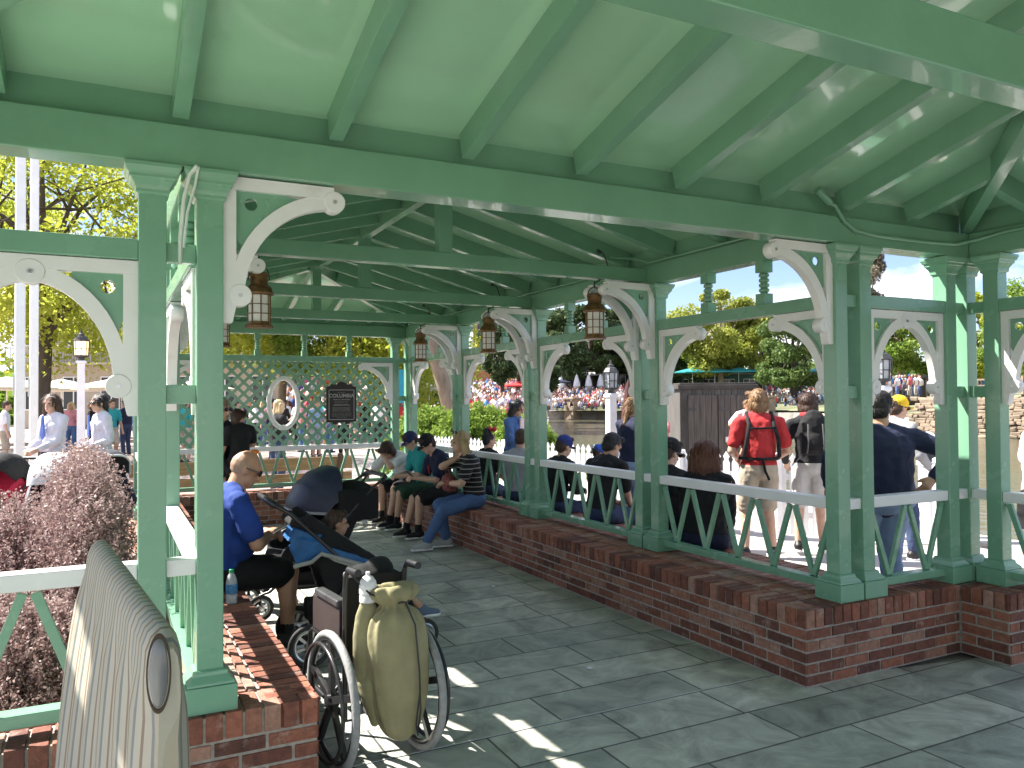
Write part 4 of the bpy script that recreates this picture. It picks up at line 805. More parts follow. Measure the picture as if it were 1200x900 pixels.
o,k=person('heavy man in black cap and navy sweater leaning on the short white rail',(5.07,4.0,0),R(-28),1.76,lean=(-.0,-.04),look=(-30,-4,0),hl=(-.40,-.02,1.0),hr=(.30,-.14,1.06),el=(-.8,-.5,-.5),er=(.9,-.3,-.5),fl=(-.14,.12,.07),fr=(.14,.12,.07),pel=(0,0,.90),skin=SKIN_M,hair=HD,hstyle='short',top=('long',cloth('navy sweater',(.012,.018,.05))),bot=('long',LBLUE),shoe=BLKS,cap=(BLK,1,None),fat=1.45)
o,k=person('man in yellow cap and sunglasses on the deck behind the leaning man',(6.85,5.25,0),R(-95),1.62,lean=(0,.02),look=(0,-8,0),hl=(-.22,.2,.95),hr=(.22,.22,.95),fl=(-.1,0,.07),fr=(.12,.1,.07),skin=SKIN,hair=HB,hstyle='short',top=('long',GREY),bot=('long',DEND),shoe=BLKS,cap=(YEL,1,None),glasses=True)
o,k=person('woman with long auburn hair at the right edge carrying a black bag',(6.52,3.72,0),R(-120),1.50,lean=(0,.02),look=(10,-8,0),hl=(-.2,.2,.95),hr=(.2,.2,.95),skin=SKIN,hair=HR,hstyle='long',top=('short',WHT),bot=('long',WHB),shoe=GRYS,female=True)
bg_=empty('shoulder_bag','black shoulder bag carried by the auburn-haired woman at the right edge','bag',(6.36,3.62,.80),R(-30)); b=MB(); b.ell((0,0,0),(.18,.10,.2)); b.box((-.15,-.07,-.17),(.15,.07,.1)); solid('bag_body',b,BLK,bg_,.014,3,.02); b=MB(); b.tube([(-.13,0,.08),(-.05,.0,.42),(.05,.0,.55)],.016); b.build('strap',pm('grey bag strap',(.3,.3,.3),.7),bg_,smooth=60)
# mother and boy standing by the left rail at the far end
o,k=person('woman in black with sunglasses carrying a boy near the lattice',(1.02,8.7,0),R(-150),1.70,lean=(0,-.02),look=(10,-5,0),hl=(.02,.28,1.0),hr=(.06,.30,.90),er=(.8,-.2,-.5),skin=SKIN,hair=HD,hstyle='pony',top=('long',BLK),bot=('long',BLK),shoe=BLKS,glasses=True,female=True)
o,k=person('brown-haired boy in black leaning on the woman in sunglasses by the lattice',(1.19,8.45,.62),R(20),1.10,pel=(0,0,.46),lean=(0,.06),headoff=(.0,.0,0),look=(-115,-10,20),hl=(-.2,.1,.34),hr=(.16,.22,.55),fl=(-.12,.12,.06),fr=(.12,.12,.06),skin=SKIN,hair=HB,hstyle='shaggy',top=('short',BLK),bot=('shorts',BLK),shoe=BLKS,showeyes=False)
b=MB(); b.ell((.10,-.10,.52),(.05,.04,.025)); b.build('orange_toy',pm('orange plastic',(.75,.2,.02),.5),o,smooth=180)
# two attendants beyond the left rail
LG=cloth('white blouse',(.60,.60,.68)); TIE=cloth('blue tie',(.10,.17,.50))
for (x,y,rz,lk_,hs,lb,g) in ((-.60,11.2,R(135),(15,-6,0),'long','attendant with wavy brown hair in white blouse and blue tie',False),(-.08,11.3,R(112),(5,-6,0),'pony','attendant with dark braid and glasses in white blouse and blue tie',True)):
    o,k=person(lb,(x,y,.10),rz,1.63,lean=(0,-.01),look=lk_,hl=(-.05,.26,1.0) if hs=='long' else (-.2,.2,1.0),hr=(.08,.27,1.0) if hs=='long' else (.22,.16,.98),skin=SKIN,hair=HB if hs=='long' else HD,hstyle=hs,top=('long',LG),bot=('long',cloth('black skirt',(.007,.007,.012))),shoe=BLKS,female=True,fat=1.0,glasses=g,el=(-.25,-.5,-.9),er=(.25,-.5,-.9))
    b=MB(); c=k['CH']+k['ft']*.16; b.prism([(-.012,0),(.012,0),(.034,-.24),(0,-.29),(-.034,-.24)],c+k['t']*.13+k['ft']*.0,k['rt'],k['t'],.02); b.build('tie',TIE,o,bevel=.004)
# ------------------------------------------------------------------ wheels, wheelchair, strollers
def wheel(par,c,r,tw=.03,spokes=5,tread=RUBBERD,name='wheel',rimm=None,hand=0,hub=.022,spw=.016):
    rimm=rimm or BLACKM; x,y,z=c; ax=V((1,0,0)); g=empty(name,parent=par)
    b=MB(); b.torus(c,ax,r-tw*.5,tw*.5,48,10); b.build('tyre',tread,g,smooth=180)
    b=MB(); b.torus(c,ax,r-tw-.006,.012,48,8)
    ir=r-tw-.01
    for i in range(spokes):
        a=2*PI*i/spokes+.3; d=V((0,math.cos(a),math.sin(a))); b.bar(V(c)+d*hub*.6,V(c)+d*ir,spw*1.4,spw,up=(1,0,0))
    b.lathe([(hub*.7,-.03),(hub,-.026),(hub,.026),(hub*.7,.03)],c,ax,16); b.build('rim',rimm,g,smooth=40)
    if hand:
        b=MB(); cc=V(c)+ax*hand*.045; b.torus(cc,ax,r*.83,.0095,48,8)
        for i in range(6):
            a=2*PI*i/6; d=V((0,math.cos(a),math.sin(a))); b.tube([V(c)+d*(r-tw-.01),cc+d*r*.83],.005,6)
        b.build('hand_rim',BLACKM,g,smooth=60)
    return g
wc=empty('wheelchair','folded black wheelchair parked beside the brick wall with an olive bag on its back','wheelchair',(1.10,3.60,0),R(6))
for sx in (-1,1): wheel(wc,(sx*.205,0,.307),.307,.036,5,RUBBER,'wheel',BLACKM,sx,.03,.022)
for sx in (-1,1): wheel(wc,(sx*.17,.50,.085),.085,.026,4,RUBBERD,'caster')
b=MB()
for sx in (-1,1):
    x=sx*.145
    b.tube([(x,.0,.20),(x,.0,.50),(x,-.01,.80),(x,-.02,.86),(x,-.05,.89),(x,-.15,.895)],.0125,10); b.tube([(x,0,.52),(x,.42,.52),(x,.47,.49),(x,.48,.12),(x,.62,.10)],.0125,10); b.tube([(x,0,.22),(x,.46,.24)],.0125,10)
    b.tube([(x,.46,.30),(sx*.17,.50,.17),(sx*.17,.50,.085)],.012,8); b.tube([(x,.05,.52),(x,.05,.70),(x,.36,.70),(x,.40,.66),(x,.40,.52)],.011,8); b.tube([(x,0,.307),(sx*.2,0,.307)],.012,8)
b.tube([(-.145,.2,.24),(.145,.25,.51)],.011,8); b.tube([(.145,.17,.24),(-.145,.22,.51)],.011,8); b.build('frame',BLACKM,wc,smooth=50)
for sx in (-1,1):
    b=MB(); b.tube([(sx*.145,-.06,.892),(sx*.145,-.165,.896)],[.018,.0175],10); b.build('push_handle',BLACKP,wc,smooth=50)
    b=MB(); b.box((sx*.145-.026,.03,.705),(sx*.145+.026,.34,.74)); b.build('armrest',pm('grey armrest vinyl',(.06,.06,.065),.3,.2,20),wc,bevel=.01,seg=3)
    b=MB(); b.box((sx*.155-.004,.03,.535),(sx*.155+.004,.39,.70)); b.build('side_panel',pm('dark brown skirt panel',(.05,.04,.04),.4),wc,bevel=.01)
    b=MB(); b.lathe([(.014,-.004),(.014,.004)],(sx*.145,-.022,.865),(0,1,0),12); b.build('bolt',STEEL,wc)
    b=MB(); b.box((sx*.10-.05,.58,.095),(sx*.10+.05,.72,.11)); b.build('footplate',BLACKP,wc,bevel=.006)
b=MB()
rs=[[V((-.14+.28*j/12,-.005+.03*math.sin(PI*j/12),z)) for j in range(13)] for z in (.50,.60,.70,.80,.84)]; rs2=[[p+V((0,.008,0)) for p in q] for q in rs]
b.rings(rs,close=False,caps=False); b.rings(rs2,close=False,caps=False); b.build('back_sling',BLK,wc,smooth=180)
b=MB(); b.tube([(-.14,.2,.515),(-.06,.2,.46),(0,.2,.43),(.06,.2,.46),(.14,.2,.515)],[.03]*5,8); b.cap((-.05,.06,.47),(-.05,.40,.47),.05,.05); b.cap((.05,.06,.47),(.05,.40,.47),.05,.05); b.build('seat_sling',BLK,wc,smooth=60)
# things on the wheelchair
def tf(o,p): return o.matrix_world@V(p) if False else M.Rotation(o.rotation_euler[2],4,'Z')@V(p)+V(o.location)
bag=empty('duffel_bag','long olive drawstring bag hanging on the back of the wheelchair','bag',tf(wc,(.045,-.15,0)),R(6))
OL=pm('olive canvas',(.27,.245,.135),.8,.14,10,.8,13)
def sack():
    b=MB(); N=64; rs=[]
    prof=[(.12,.03,.02),(.135,.045,.03),(.15,.07,.05),(.20,.10,.07),(.32,.135,.09),(.46,.15,.10),(.58,.148,.10),(.66,.135,.085),(.70,.11,.07),(.722,.07,.045),(.735,.05,.035),(.75,.075,.05),(.775,.115,.07),(.805,.132,.07),(.825,.115,.055),(.825,.07,.03),(.79,.03,.015)]
    for i,(z,rx,ry) in enumerate(prof):
        ring=[]
        for j in range(N):
            a=2*PI*j/N; n=NZ.noise(V((math.cos(a)*1.5,math.sin(a)*1.5,z*4)))*.13+NZ.noise(V((math.cos(a)*3+z*2,math.sin(a)*3,z*3.2+5)))*.11+NZ.noise(V((math.cos(a)*6,math.sin(a)*6+z*3,z*7)))*.05; pl=(.16*math.sin(a*11+z*3)*max(0,1-abs(z-.755)/.12))+.055*math.sin(a*7+2*NZ.noise(V((a,z*3,0))))*max(0,1-abs(z-.70)/.42)+.03*math.sin(z*38+3*math.sin(a)+NZ.noise(V((a*2,z*4,3)))*6)*max(0,.8-abs(z-.42)/.4); k=1+n+pl
            ex=abs(math.cos(a))**.8*(1 if math.cos(a)>0 else -1); ring.append(V((rx*k*ex+.03-.06*z,ry*k*math.sin(a)-.0*z+.0*n,z+.02*n)))
        rs.append(ring)
    b.rings(rs); return b
sb=sack(); o=sb.build('bag_body',OL,bag,smooth=180); sm=o.modifiers.new('sub','SUBSURF'); sm.levels=1; sm.render_levels=1
b=MB(); b.tube([(.02,-.05,.745),(.035,-.115,.66),(.05,-.125,.45),(.06,-.115,.28),(.07,-.06,.15)],.0045,6); b.tube([(.02,-.05,.745),(.10,-.10,.20)],.003,6) if False else b.tube([(.07,-.06,.15),(.045,-.10,.22),(.055,-.12,.36)],.004,6); b.tube([(0,-.04,.75),(-.14,-.03,.80),(-.19,.08,.88)],.005,6); b.torus((.005,0,.75),(0,0,1),.05,.006,20,6); b.build('cord',BLACKP,bag,smooth=60)
b=MB(); b.ell((-.13,.03,.56),(.07,.04,.22)); b.cap((-.13,.03,.40),(-.10,.02,.22),.05,.02); o=b.build('side_flap',OL,bag,smooth=180)
PLAS=pm('clear bottle plastic',(.78,.82,.86),.15,.03,10,trans=.55,spec=.5); CAPG=pm('green bottle cap',(.02,.35,.12),.4); LBL=pm('blue water label',(.05,.22,.45),.4,.4,60)
def bottle(label,loc,h=.205,r=.033,lab=LBL,cp=CAPG,body=PLAS,name='water_bottle',grp=None):
    o=empty(name,label,'bottle',loc); s=h/.205
    b=MB(); b.lathe([(r*.8,0),(r,.006*s),(r,.05*s),(r*.93,.055*s),(r,.06*s),(r,.12*s),(r*.95,.14*s),(r*.6,.17*s),(.012*s,.183*s),(.012*s,.19*s)],n=20); b.build('body',body,o,smooth=40)
    b=MB(); b.lathe([(r+.0008,.062*s),(r+.0008,.118*s)],n=20); b.build('label_band',lab,o,smooth=40)
    b=MB(); b.lathe([(.0145*s,.183*s),(.0145*s,.203*s),(.012*s,.205*s)],n=16); b.build('lid',cp,o,smooth=40); return o
bottle('small water bottle with green cap standing on the brick wall beside the bald man',(.66,5.05,HL+.002))
bottle('white plastic bottle hanging by the left push handle of the wheelchair',tf(wc,(-.085,-.13,.755)),.135,.038,pm('white bottle label',(.8,.8,.8),.4),pm('white bottle cap',(.75,.75,.75),.4),pm('milky plastic',(.75,.76,.78),.3,.05,10,trans=.2))
bottle('water bottle with orange loop handle on the floor by the boys',(3.06,10.42,.001),.16,.036,PLAS,pm('orange plastic loop',(.85,.30,.03),.4))
b=MB(); b.torus((0,0,.19),(0,1,0),.035,.008,20,8); 
o=b.build('loop_handle',pm('orange plastic loop',(.8,.3,.03)),bpy.data.objects['water_bottle.002'],smooth=180)
cu_=empty('cushion','black bundled cloth resting on the wheelchair seat back','cushion',tf(wc,(.03,.13,.80)),R(6)); b=MB(); b.ell((-.03,0,0),(.10,.09,.07)); b.ell((.06,.03,.03),(.08,.07,.06)); b.cap((0,0,-.25),(0,0,-.02),.07,.08); solid('cloth_bundle',b,BLK,cu_,.012,3,.03)
def stroller(label,loc,rz,fab,canopy=None,frame=BLACKM,a0=20,a1=150,handle=1.03,rimm=None,group=None,bag=False,accent=None):
    o=empty('stroller',label,'stroller',loc,rz,group); rimm=rimm or STEEL
    for sx in (-1,1):
        wheel(o,(sx*.25,-.30,.135),.135,.034,6,RUBBERD,'rear_wheel',rimm,0,.03,.012); wheel(o,(sx*.19,.46,.10),.10,.03,5,RUBBERD,'front_wheel',rimm,0,.026,.012)
    b=MB()
    for sx in (-1,1):
        b.tube([(sx*.23,-.50,handle-.02),(sx*.24,-.42,handle-.07),(sx*.25,.0,.55),(sx*.22,.40,.22),(sx*.19,.46,.20),(sx*.19,.46,.10)],.0125,8); b.tube([(sx*.25,-.02,.56),(sx*.25,-.30,.135)],.012,8); b.tube([(sx*.25,-.24,.22),(sx*.21,.36,.25)],.010,8)
    b.tube([(-.25,-.30,.135),(.25,-.30,.135)],.010,8); b.build('frame',frame,o,smooth=50)
    b=MB(); b.tube([(-.23,-.50,handle-.02),(-.22,-.53,handle),(-.15,-.545,handle+.01),(.15,-.545,handle+.01),(.22,-.53,handle),(.23,-.50,handle-.02)],.018,10); b.build('handlebar',BLACKP,o,smooth=60)
    b=MB(); b.obox((0,-.24,.68),(.19,0,0),V((0,-.32,.48)).normalized()*.27,V((0,.48,.32)).normalized()*.03); b.obox((0,.10,.43),(.19,0,0),(0,.22,.02),(0,-.002,.03)); b.obox((0,.36,.33),(.17,0,0),V((0,.06,-.13)),(0,.02,.01))
    for sx in (-1,1): b.prism([(-.40,.90),(-.30,.95),(.30,.52),(.34,.40),(.0,.36),(-.16,.42)],(sx*.205,0,0),(0,1,0),(0,0,1),.035)
    solid('seat',b,fab,o,.014,4,.012)
    b=MB(); b.box((-.2,-.26,.20),(.2,.22,.34)); solid('basket',b,BLK,o,.016,5,.02)
    if canopy:
        b=MB(); b2=MB(); rr=.36; pv=V((0,-.16,.76)); rs=[];rs2=[]
        for i in range(15):
            th=R(a0+(a1-a0)*i/14); pl=1+.035*abs(math.sin(i*PI/3.5)); ring=[];ring2=[]
            for j in range(17):
                u=-1+2*j/16; wx=.245*u; rad=rr*pl*(max(0,1-abs(u)**3.2)**.45*.72+.28) if abs(u)<1 else rr*.28
                p=V((wx,0,0))+pv+V((0,math.cos(th)*rad,math.sin(th)*rad)); ring.append(p); ring2.append(pv+(p-pv)*.955)
            rs.append(ring);rs2.append(ring2)
        n=17; vs=[p for r in rs for p in r]+[p for r in rs2 for p in r]; off=15*n; fs=[]
        for i in range(14):
            for j in range(16): a=i*n+j; fs+=[(a,a+1,a+n+1,a+n),(off+a,off+a+n,off+a+n+1,off+a+1)]
        for j in range(16): fs+=[(j,off+j,off+j+1,j+1),(14*n+j,14*n+j+1,off+14*n+j+1,off+14*n+j)]
        for i in range(14): fs+=[(i*n,(i+1)*n,off+(i+1)*n,off+i*n),(i*n+16,off+i*n+16,off+(i+1)*n+16,(i+1)*n+16)]
        b.add(vs,fs); c=b.build('canopy',canopy,o,smooth=60)
        if accent: b=MB(); b.tube([p*1 for p in rs[0]],.012,6); b.build('canopy_trim',accent,c,smooth=60)
    return o
sa=stroller('black stroller with a boy under a folded blue and grey sun cover, beside the wheelchair',(1.42,5.22,0),R(-92),BLK,None,handle=1.03)
b=MB()
for sx in (-1,1): b.prism([(-.34,.86),(-.25,.84),(.18,.60),(.30,.46),(.28,.32),(.1,.32),(-.16,.38)],(sx*.215,0,0),(0,1,0),(0,0,1),.035)
b.obox((0,.24,.50),(.20,0,0),(0,.09,-.10),(0,.012,.016)); b.obox((0,.31,.38),(.20,0,0),(0,.02,.1),(0,.015,0)); solid('apron',b,BLK,sa,.014,4,.02)
b=MB()   # folded sun cover draped over the near side
pts=[(-.42,.76),(-.38,.80),(-.30,.79),(.10,.63),(.16,.58),(.08,.585),(-.22,.70),(-.28,.66),(-.38,.64)]
b.prism(pts,(.235,0,0),(0,1,0),(0,0,1),.03); b.obox((.12,-.33,.80),(.12,0,0),(0,.08,-.03),(0,.02,.04)); o=solid('sun_cover',b,pm('bright blue nylon',(.010,.095,.27),.5,.2,12,.3,30),sa,.010,2,.035)
b=MB(); b.tube([(.258,-.40,.635),(.26,-.29,.655),(.262,-.23,.70),(.262,.06,.595),(.262,.165,.57)],.014,8); b.prism([(-.23,.70),(.02,.61),(.17,.575),(.17,.53),(.10,.545),(-.15,.645)],(.255,0,0),(0,1,0),(0,0,1),.014); b.build('cover_trim',pm('grey piping',(.33,.33,.31),.7),o,smooth=50)
o,k=person('brown-haired boy sitting in the black stroller seen over its blue cover',(1.40,5.20,0),R(-96),1.20,pel=(0,.0,.40),lean=(0,-.22),look=(-2,-2,0),hl=(-.10,.2,.46),hr=(.10,.2,.46),fl=(-.08,.46,.24),fr=(.08,.50,.25),skin=SKIN_M,hair=HB,hstyle='short',top=('short',GREY),bot=('shorts',NAVY),shoe=pm('blue grey shoe',(.10,.14,.22),.6))
sb_=stroller('stroller with a large navy canopy parked behind the black one',(1.46,6.42,0),R(94),BLK,pm('navy canopy nylon',(.022,.028,.06),.45,.15,10,.3,30),a0=6,a1=92,handle=1.03,accent=pm('pale canopy trim',(.3,.3,.36),.6))
hg=empty('changing_bag','black bag slung under the handle of the navy stroller','bag',(1.78,6.38,.84),R(94)); b=MB(); b.ell((0,0,0),(.21,.18,.17)); b.box((-.19,-.15,-.14),(.19,.19,.10)); solid('bag_body',b,BLK,hg,.014,4,.03); b=MB(); b.tube([(.1,-.1,.12),(.10,-.16,.2)],.01); b.build('strap',BLACKP,hg)
# striped stroller back in the foreground
st=empty('striped_stroller','stroller back covered in cream striped cloth in the left foreground','stroller',(.02,1.75,0))
def foreground():
    O=V(st.location); T2=V((.085,1.31,1.30))-O; T1=V((-.02,2.13,1.335))-O; d=(T1-T2).normalized(); a=V((-d.y,d.x,0)).normalized()  # a points left
    nS=240; prof=[]
    n=26; vs=[];fs=[];tt=[]
    for i in range(nS+1):
        s=i/nS; e=min(s,1-s); rnd_=1-(1-min(1,e/.06))**2; c=T2.lerp(T1,s)
        for j in range(n):
            q=j/(n-1)   # 0 right-bottom .. 1 left-bottom
            if q<.38: z=-.62+(.62-.045)*(q/.38); y=-.022-.010*math.sin(PI*q/.38)-.006*(1-q/.38)
            elif q<.62: th=PI*(q-.38)/.24; y=-.022*math.cos(th) if th<PI/2 else -.030*math.cos(th); z=-.045+.045*math.sin(th)
            else: t_=(q-.62)/.38; z=-.045-(.62-.045)*t_; y=.030+.012*math.sin(PI*t_)+.075*t_*s
            wv=.006*math.sin(s*38+q*5)+.008*NZ.noise(V((s*7,q*3,1)))
            tp=.018*(1-rnd_); vs.append(c+a*(y*(.55+.45*rnd_)+wv*(1 if abs(q-.5)>.16 else 0))+V((0,0,z-tp*1.2))); tt.append(s*6.2+.02*math.sin(q*9))
    for i in range(nS):
        for j in range(n-1): k=i*n+j; fs.append((k,k+1,k+n+1,k+n))
    for i in (0,nS): fs.append(tuple(i*n+j for j in range(n)))
    b=MB(); b.add(vs,fs); me=b.mesh('back_cover',50); at=me.attributes.new('tint','FLOAT','POINT'); at.data.foreach_set('value',tt); link('back_cover',me,stripe_mat(),st)
    rot=M((a,d,V((0,0,1)))).transposed(); c=T2+a*.018+d*.003+V((0,0,-.055))
    b=MB(); b.ell(c,(.0145,.012,.053),rot,20); b.build('end_cap',pm('grey moulded plastic',(.17,.17,.175),.22,.05,10,coat=.4),st,smooth=180)
    b=MB(); b.torus((0,0,0),(0,0,1),1,.07,40,6); b.v=[tuple(c-d*.004+rot@V((.0165*x,.008*z,.056*y))) for x,y,z in b.v]; b.build('cap_seam',pm('brown binding',(.05,.03,.018),.7),st,smooth=180)
    b=MB()
    for s in (.08,.92): c=T2.lerp(T1,s); b.tube([c+V((0,0,-.1)),c+a*.05+V((0,0,-.62)),c+a*.12+V((0,0,-1.2))],.014,8)
    b.tube([T2.lerp(T1,.08)+a*.05+V((0,0,-.62)),T2.lerp(T1,.92)+a*.05+V((0,0,-.62))],.014,8); b.build('frame',BLACKM,st,smooth=50)
    for s in (.08,.92): c=T2.lerp(T1,s)+a*.12; wheel(st,(c.x,c.y,.1-O.z),.10,.03,5,RUBBERD)
    b=MB(); b.obox(T2.lerp(T1,.5)+a*.30+V((0,0,-.72)),d*.34,a*.24,(0,0,.03)); b.build('seat',BLK,st,bevel=.02)
foreground()
# strollers parked beyond the left rail
PG=cloth('pale grey canopy',(.50,.50,.52)); DN=cloth('dark navy seat',(.02,.024,.045))
stroller('white framed stroller with pale grey canopy parked behind the purple shrub',(-.52,9.55,0),R(170),DN,PG,frame=WHITE_R,a0=10,a1=150)
stroller('stroller with dark seat and pale frame beside the near attendant with a braid',(.02,9.75,0),R(200),DN,cloth('dark canopy',(.04,.045,.06)),frame=WHITE_R,a0=60,a1=150,accent=PG)
stroller('red stroller with black canopy at the left edge behind the white poles',(-1.12,9.9,0),R(150),cloth('red stroller cloth',(.50,.02,.06)),BLK,a0=40,a1=160)
# ------------------------------------------------------------------ background
def at(px,py,d):
    u=(px-600)/932.4; v=(450-py)/932.4
    r=Fw+R2*u+U2*v; k=d/(r.x*math.sin(yaw)+r.y*math.cos(yaw)); return V((0,0,1.65))+r*k
def gnd(px,d,z=0): p=at(px,468,d); return V((p.x,p.y,z))
BARK=pm('grey brown bark',(.085,.065,.048),.9,.35,10,.9,25,stretch=(1,1,.25)); BARKP=pm('pale tan bark',(.26,.20,.145),.9,.3,6,.8,14,stretch=(1,1,.3))
LY=leaf_mat('spring yellow green leaves',(.22,.26,.03),(.38,.43,.05),(.55,.57,.13),.65); LG_=leaf_mat('bright green leaves',(.09,.16,.02),(.18,.28,.04),(.30,.39,.08),.45); LD=leaf_mat('dark green leaves',(.025,.05,.017),(.05,.09,.03),(.11,.15,.055),.25)
LO=leaf_mat('olive yellow leaves',(.17,.20,.03),(.31,.35,.06),(.47,.48,.13),.5); LM=leaf_mat('mid green leaves',(.05,.10,.025),(.11,.175,.045),(.20,.27,.08),.35); LP=leaf_mat('purple red leaves',(.12,.065,.065),(.30,.19,.18),(.54,.43,.40),.3); LB=leaf_mat('grey brown leaves',(.10,.09,.06),(.16,.14,.10),(.24,.21,.15),.3)
def tree(label,base,h,cr,cz,n,ls,mat,tr=.2,bark=None,K=34,name='tree',group=None,droop=0,lean=(0,0),sparse=.26,limbs=9):
    base=V(base); o=empty(name,label,'tree',base,0,group); bark=bark or BARK
    top=V((lean[0],lean[1],cz)); cl=[]
    for _ in range(K):
        d=nr.normal(size=3); d/=np.linalg.norm(d); r=(.35+.65*nr.rand())**.6; cl.append((d[0]*cr[0]*r+top.x,d[1]*cr[1]*r+top.y,cz+d[2]*cr[2]*r))
    cl=np.array(cl); n=int(n*2.7); k=nr.randint(0,K,n); rad=(.6+.8*nr.rand(K))[k][:,None]*sparse*np.array([cr[0],cr[1],cr[2]*.75])
    g=nr.normal(size=(n,3)); g=g/np.linalg.norm(g,axis=1)[:,None]*(nr.rand(n)[:,None]**.45); P=cl[k]+g*rad
    if droop: P[:,2]-=droop*nr.rand(n)**2*cr[2]*(.3+np.hypot(P[:,0]-top.x,P[:,1]-top.y)/cr[0])
    P[:,2]=np.maximum(P[:,2],.35)
    tint=.22+.38*nr.rand(K)[k]+.36*nr.rand(n)
    b=MB(); mid=V((lean[0]*.5+.05*h*.2,lean[1]*.5,cz*.55)); b.tube([V((0,0,-.1)),V((lean[0]*.2,lean[1]*.2,cz*.25)),mid,top+V((0,0,cr[2]*.1)),top+V((lean[0]*.1,0,cr[2]*.7))],[tr*1.25,tr,tr*.8,tr*.5,tr*.15],10)
    for i in range(limbs):
        c=V(cl[i]); s=mid.lerp(top,rnd.uniform(-.2,.8)); m_=s.lerp(c,.5)+V((0,0,rnd.uniform(-.05,.12)*cr[2])); b.tube([s,m_,c],[tr*.42,tr*.26,tr*.08],6)
        for q in range(2):
            c2=V(cl[rnd.randrange(K)]); b.tube([m_,m_.lerp(c2,.5)+V((0,0,.04*h)),c2],[tr*.2,tr*.13,tr*.04],5)
    b.build('trunk',bark,o,smooth=180); leafmesh('crown',P,ls*.58,tint,mat,o); return o
GT='trees around the river'
tree('yellow-green spring tree with dark trunk beyond the twin white poles',gnd(48,22),10,(5.0,4.5,3.4),6.3,9500,.145,LY,.23,K=70,group=GT,sparse=.30,limbs=16)
tree('yellow-green tree at the far left edge behind the white poles',gnd(-120,27),11,(5,5,3.6),7.2,9000,.17,LY,.25,K=45,group=GT)
for px,d,lb,mt,dr in ((232,36,'light green tree above the left end of the lattice',LY,.2),(330,38,'bright green tree with leaning trunk above the oval white frame',LG_,.3),(402,40,'green tree above the dark plaque',LG_,.5),(462,37,'drooping pale green tree above the right end of the lattice',LY,1.2)):
    tree(lb,gnd(px,d),10,(4.2,4.2,3.4),6.6,8000,.19,mt,.2,BARKP,K=40,group=GT,droop=dr,lean=(rnd.uniform(-1,1),0))
t=tree('tall leaning tree with thick pale trunk beyond the right rail',gnd(541,27),13,(4.5,4.5,2.6),8.2,5000,.18,LM,.26,BARKP,K=30,group=GT,lean=(-2.6,1.2),droop=.3)
tree('small round green tree by the white parasol',gnd(517,48),5,(1.9,1.9,1.7),3.4,2500,.18,LM,.12,group=GT)
for px,d,h in ((588,62,9.5),(607,66,10.5),(632,72,7)): tree({588:'dark conifer left of the red parasol',607:'dark pine behind the red parasol',632:'short dark tree right of the red parasol'}[px],gnd(px,d,.3),h,(2.0,2.0,2.6),h*.55,3000,.26,LD,.2,group=GT)
tree('large dark green tree above the white restaurant awning',gnd(692,124,2),15,(8.6,7,6.0),8.6,12000,.50,LD,.5,group=GT,K=46)
tree('dark green tree left of the large dark one across the river',gnd(650,132,2),14,(6.6,6,5.2),7.4,7000,.5,LD,.4,group=GT)
tree('mid green tree just behind the second lantern post across the river',gnd(742,128,2),12,(6.8,6,5.2),7.8,7500,.5,LM,.4,group=GT)
tree('dark tree behind the left corner of the wooden shed',gnd(785,118,2),10,(6.2,5,5.0),6.4,6500,.45,LD,.35,group=GT)
tree('tall yellow-leaved tree above the wooden shed',gnd(845,112,2),16,(7.2,6,6.0),9.0,11000,.42,LO,.4,BARKP,group=GT,K=54,limbs=18)
tree('olive green tree behind the man in red',gnd(892,115,2),14,(6.8,6,5.6),7.8,9500,.42,LO,.4,group=GT,K=44)
tree('leafy mid green tree above the young man with the backpack',gnd(930,96,1),11,(5.6,5,5.0),6.4,9000,.38,LM,.4,group=GT,K=40)
tree('bright green tree framed by the right hand arch',gnd(1055,74,1.2),9,(4.2,4,3.8),5.6,10000,.26,LG_,.3,BARKP,group=GT,K=50)
tree('yellow-green tree between the two right corner posts',gnd(1140,70,1.4),10,(4.2,4,4.2),5.4,8500,.26,LY,.3,group=GT)
tree('green tree at the right edge beyond the last arch',gnd(1215,62,1.4),9,(4.2,4,4.0),5.2,8000,.26,LG_,.3,group=GT)
tree('tall thin grey-brown tree rising above the right hand bar',gnd(1014,135,2),27,(4.6,4.6,7.5),17.5,6000,.42,LB,.5,group=GT)
# distant woods reading as one mass
P=[];T=[]
for px in range(430,1330,9):
    d=170+rnd.uniform(-15,25); c=gnd(px,d); hh=rnd.uniform(6,11) if px<560 or px>960 else rnd.uniform(7.5,12.5); m=150
    g=nr.normal(size=(m,3)); P.append(np.array([c.x,c.y,hh*.52])+g*np.array([2.2,2.2,hh*.24])); T.append(.2+.4*rnd.random()+.3*nr.rand(m))
P=np.concatenate(P); P[:,2]=np.maximum(P[:,2],.2)
tag(leafmesh('distant_woods',P,1.0,np.concatenate(T),LM),kind='stuff')
P=[];T=[]
for px in range(-420,470,12):
    d=62+rnd.uniform(-4,8); c=gnd(px,d); hh=rnd.uniform(4,6); m=150
    g=nr.normal(size=(m,3)); P.append(np.array([c.x,c.y,hh*.5])+g*np.array([1.3,1.3,hh*.22])); T.append(.2+.4*rnd.random()+.3*nr.rand(m))
P=np.concatenate(P); P[:,2]=np.maximum(P[:,2],.2); tag(leafmesh('tree_belt',P,.5,np.concatenate(T),LG_),kind='stuff')
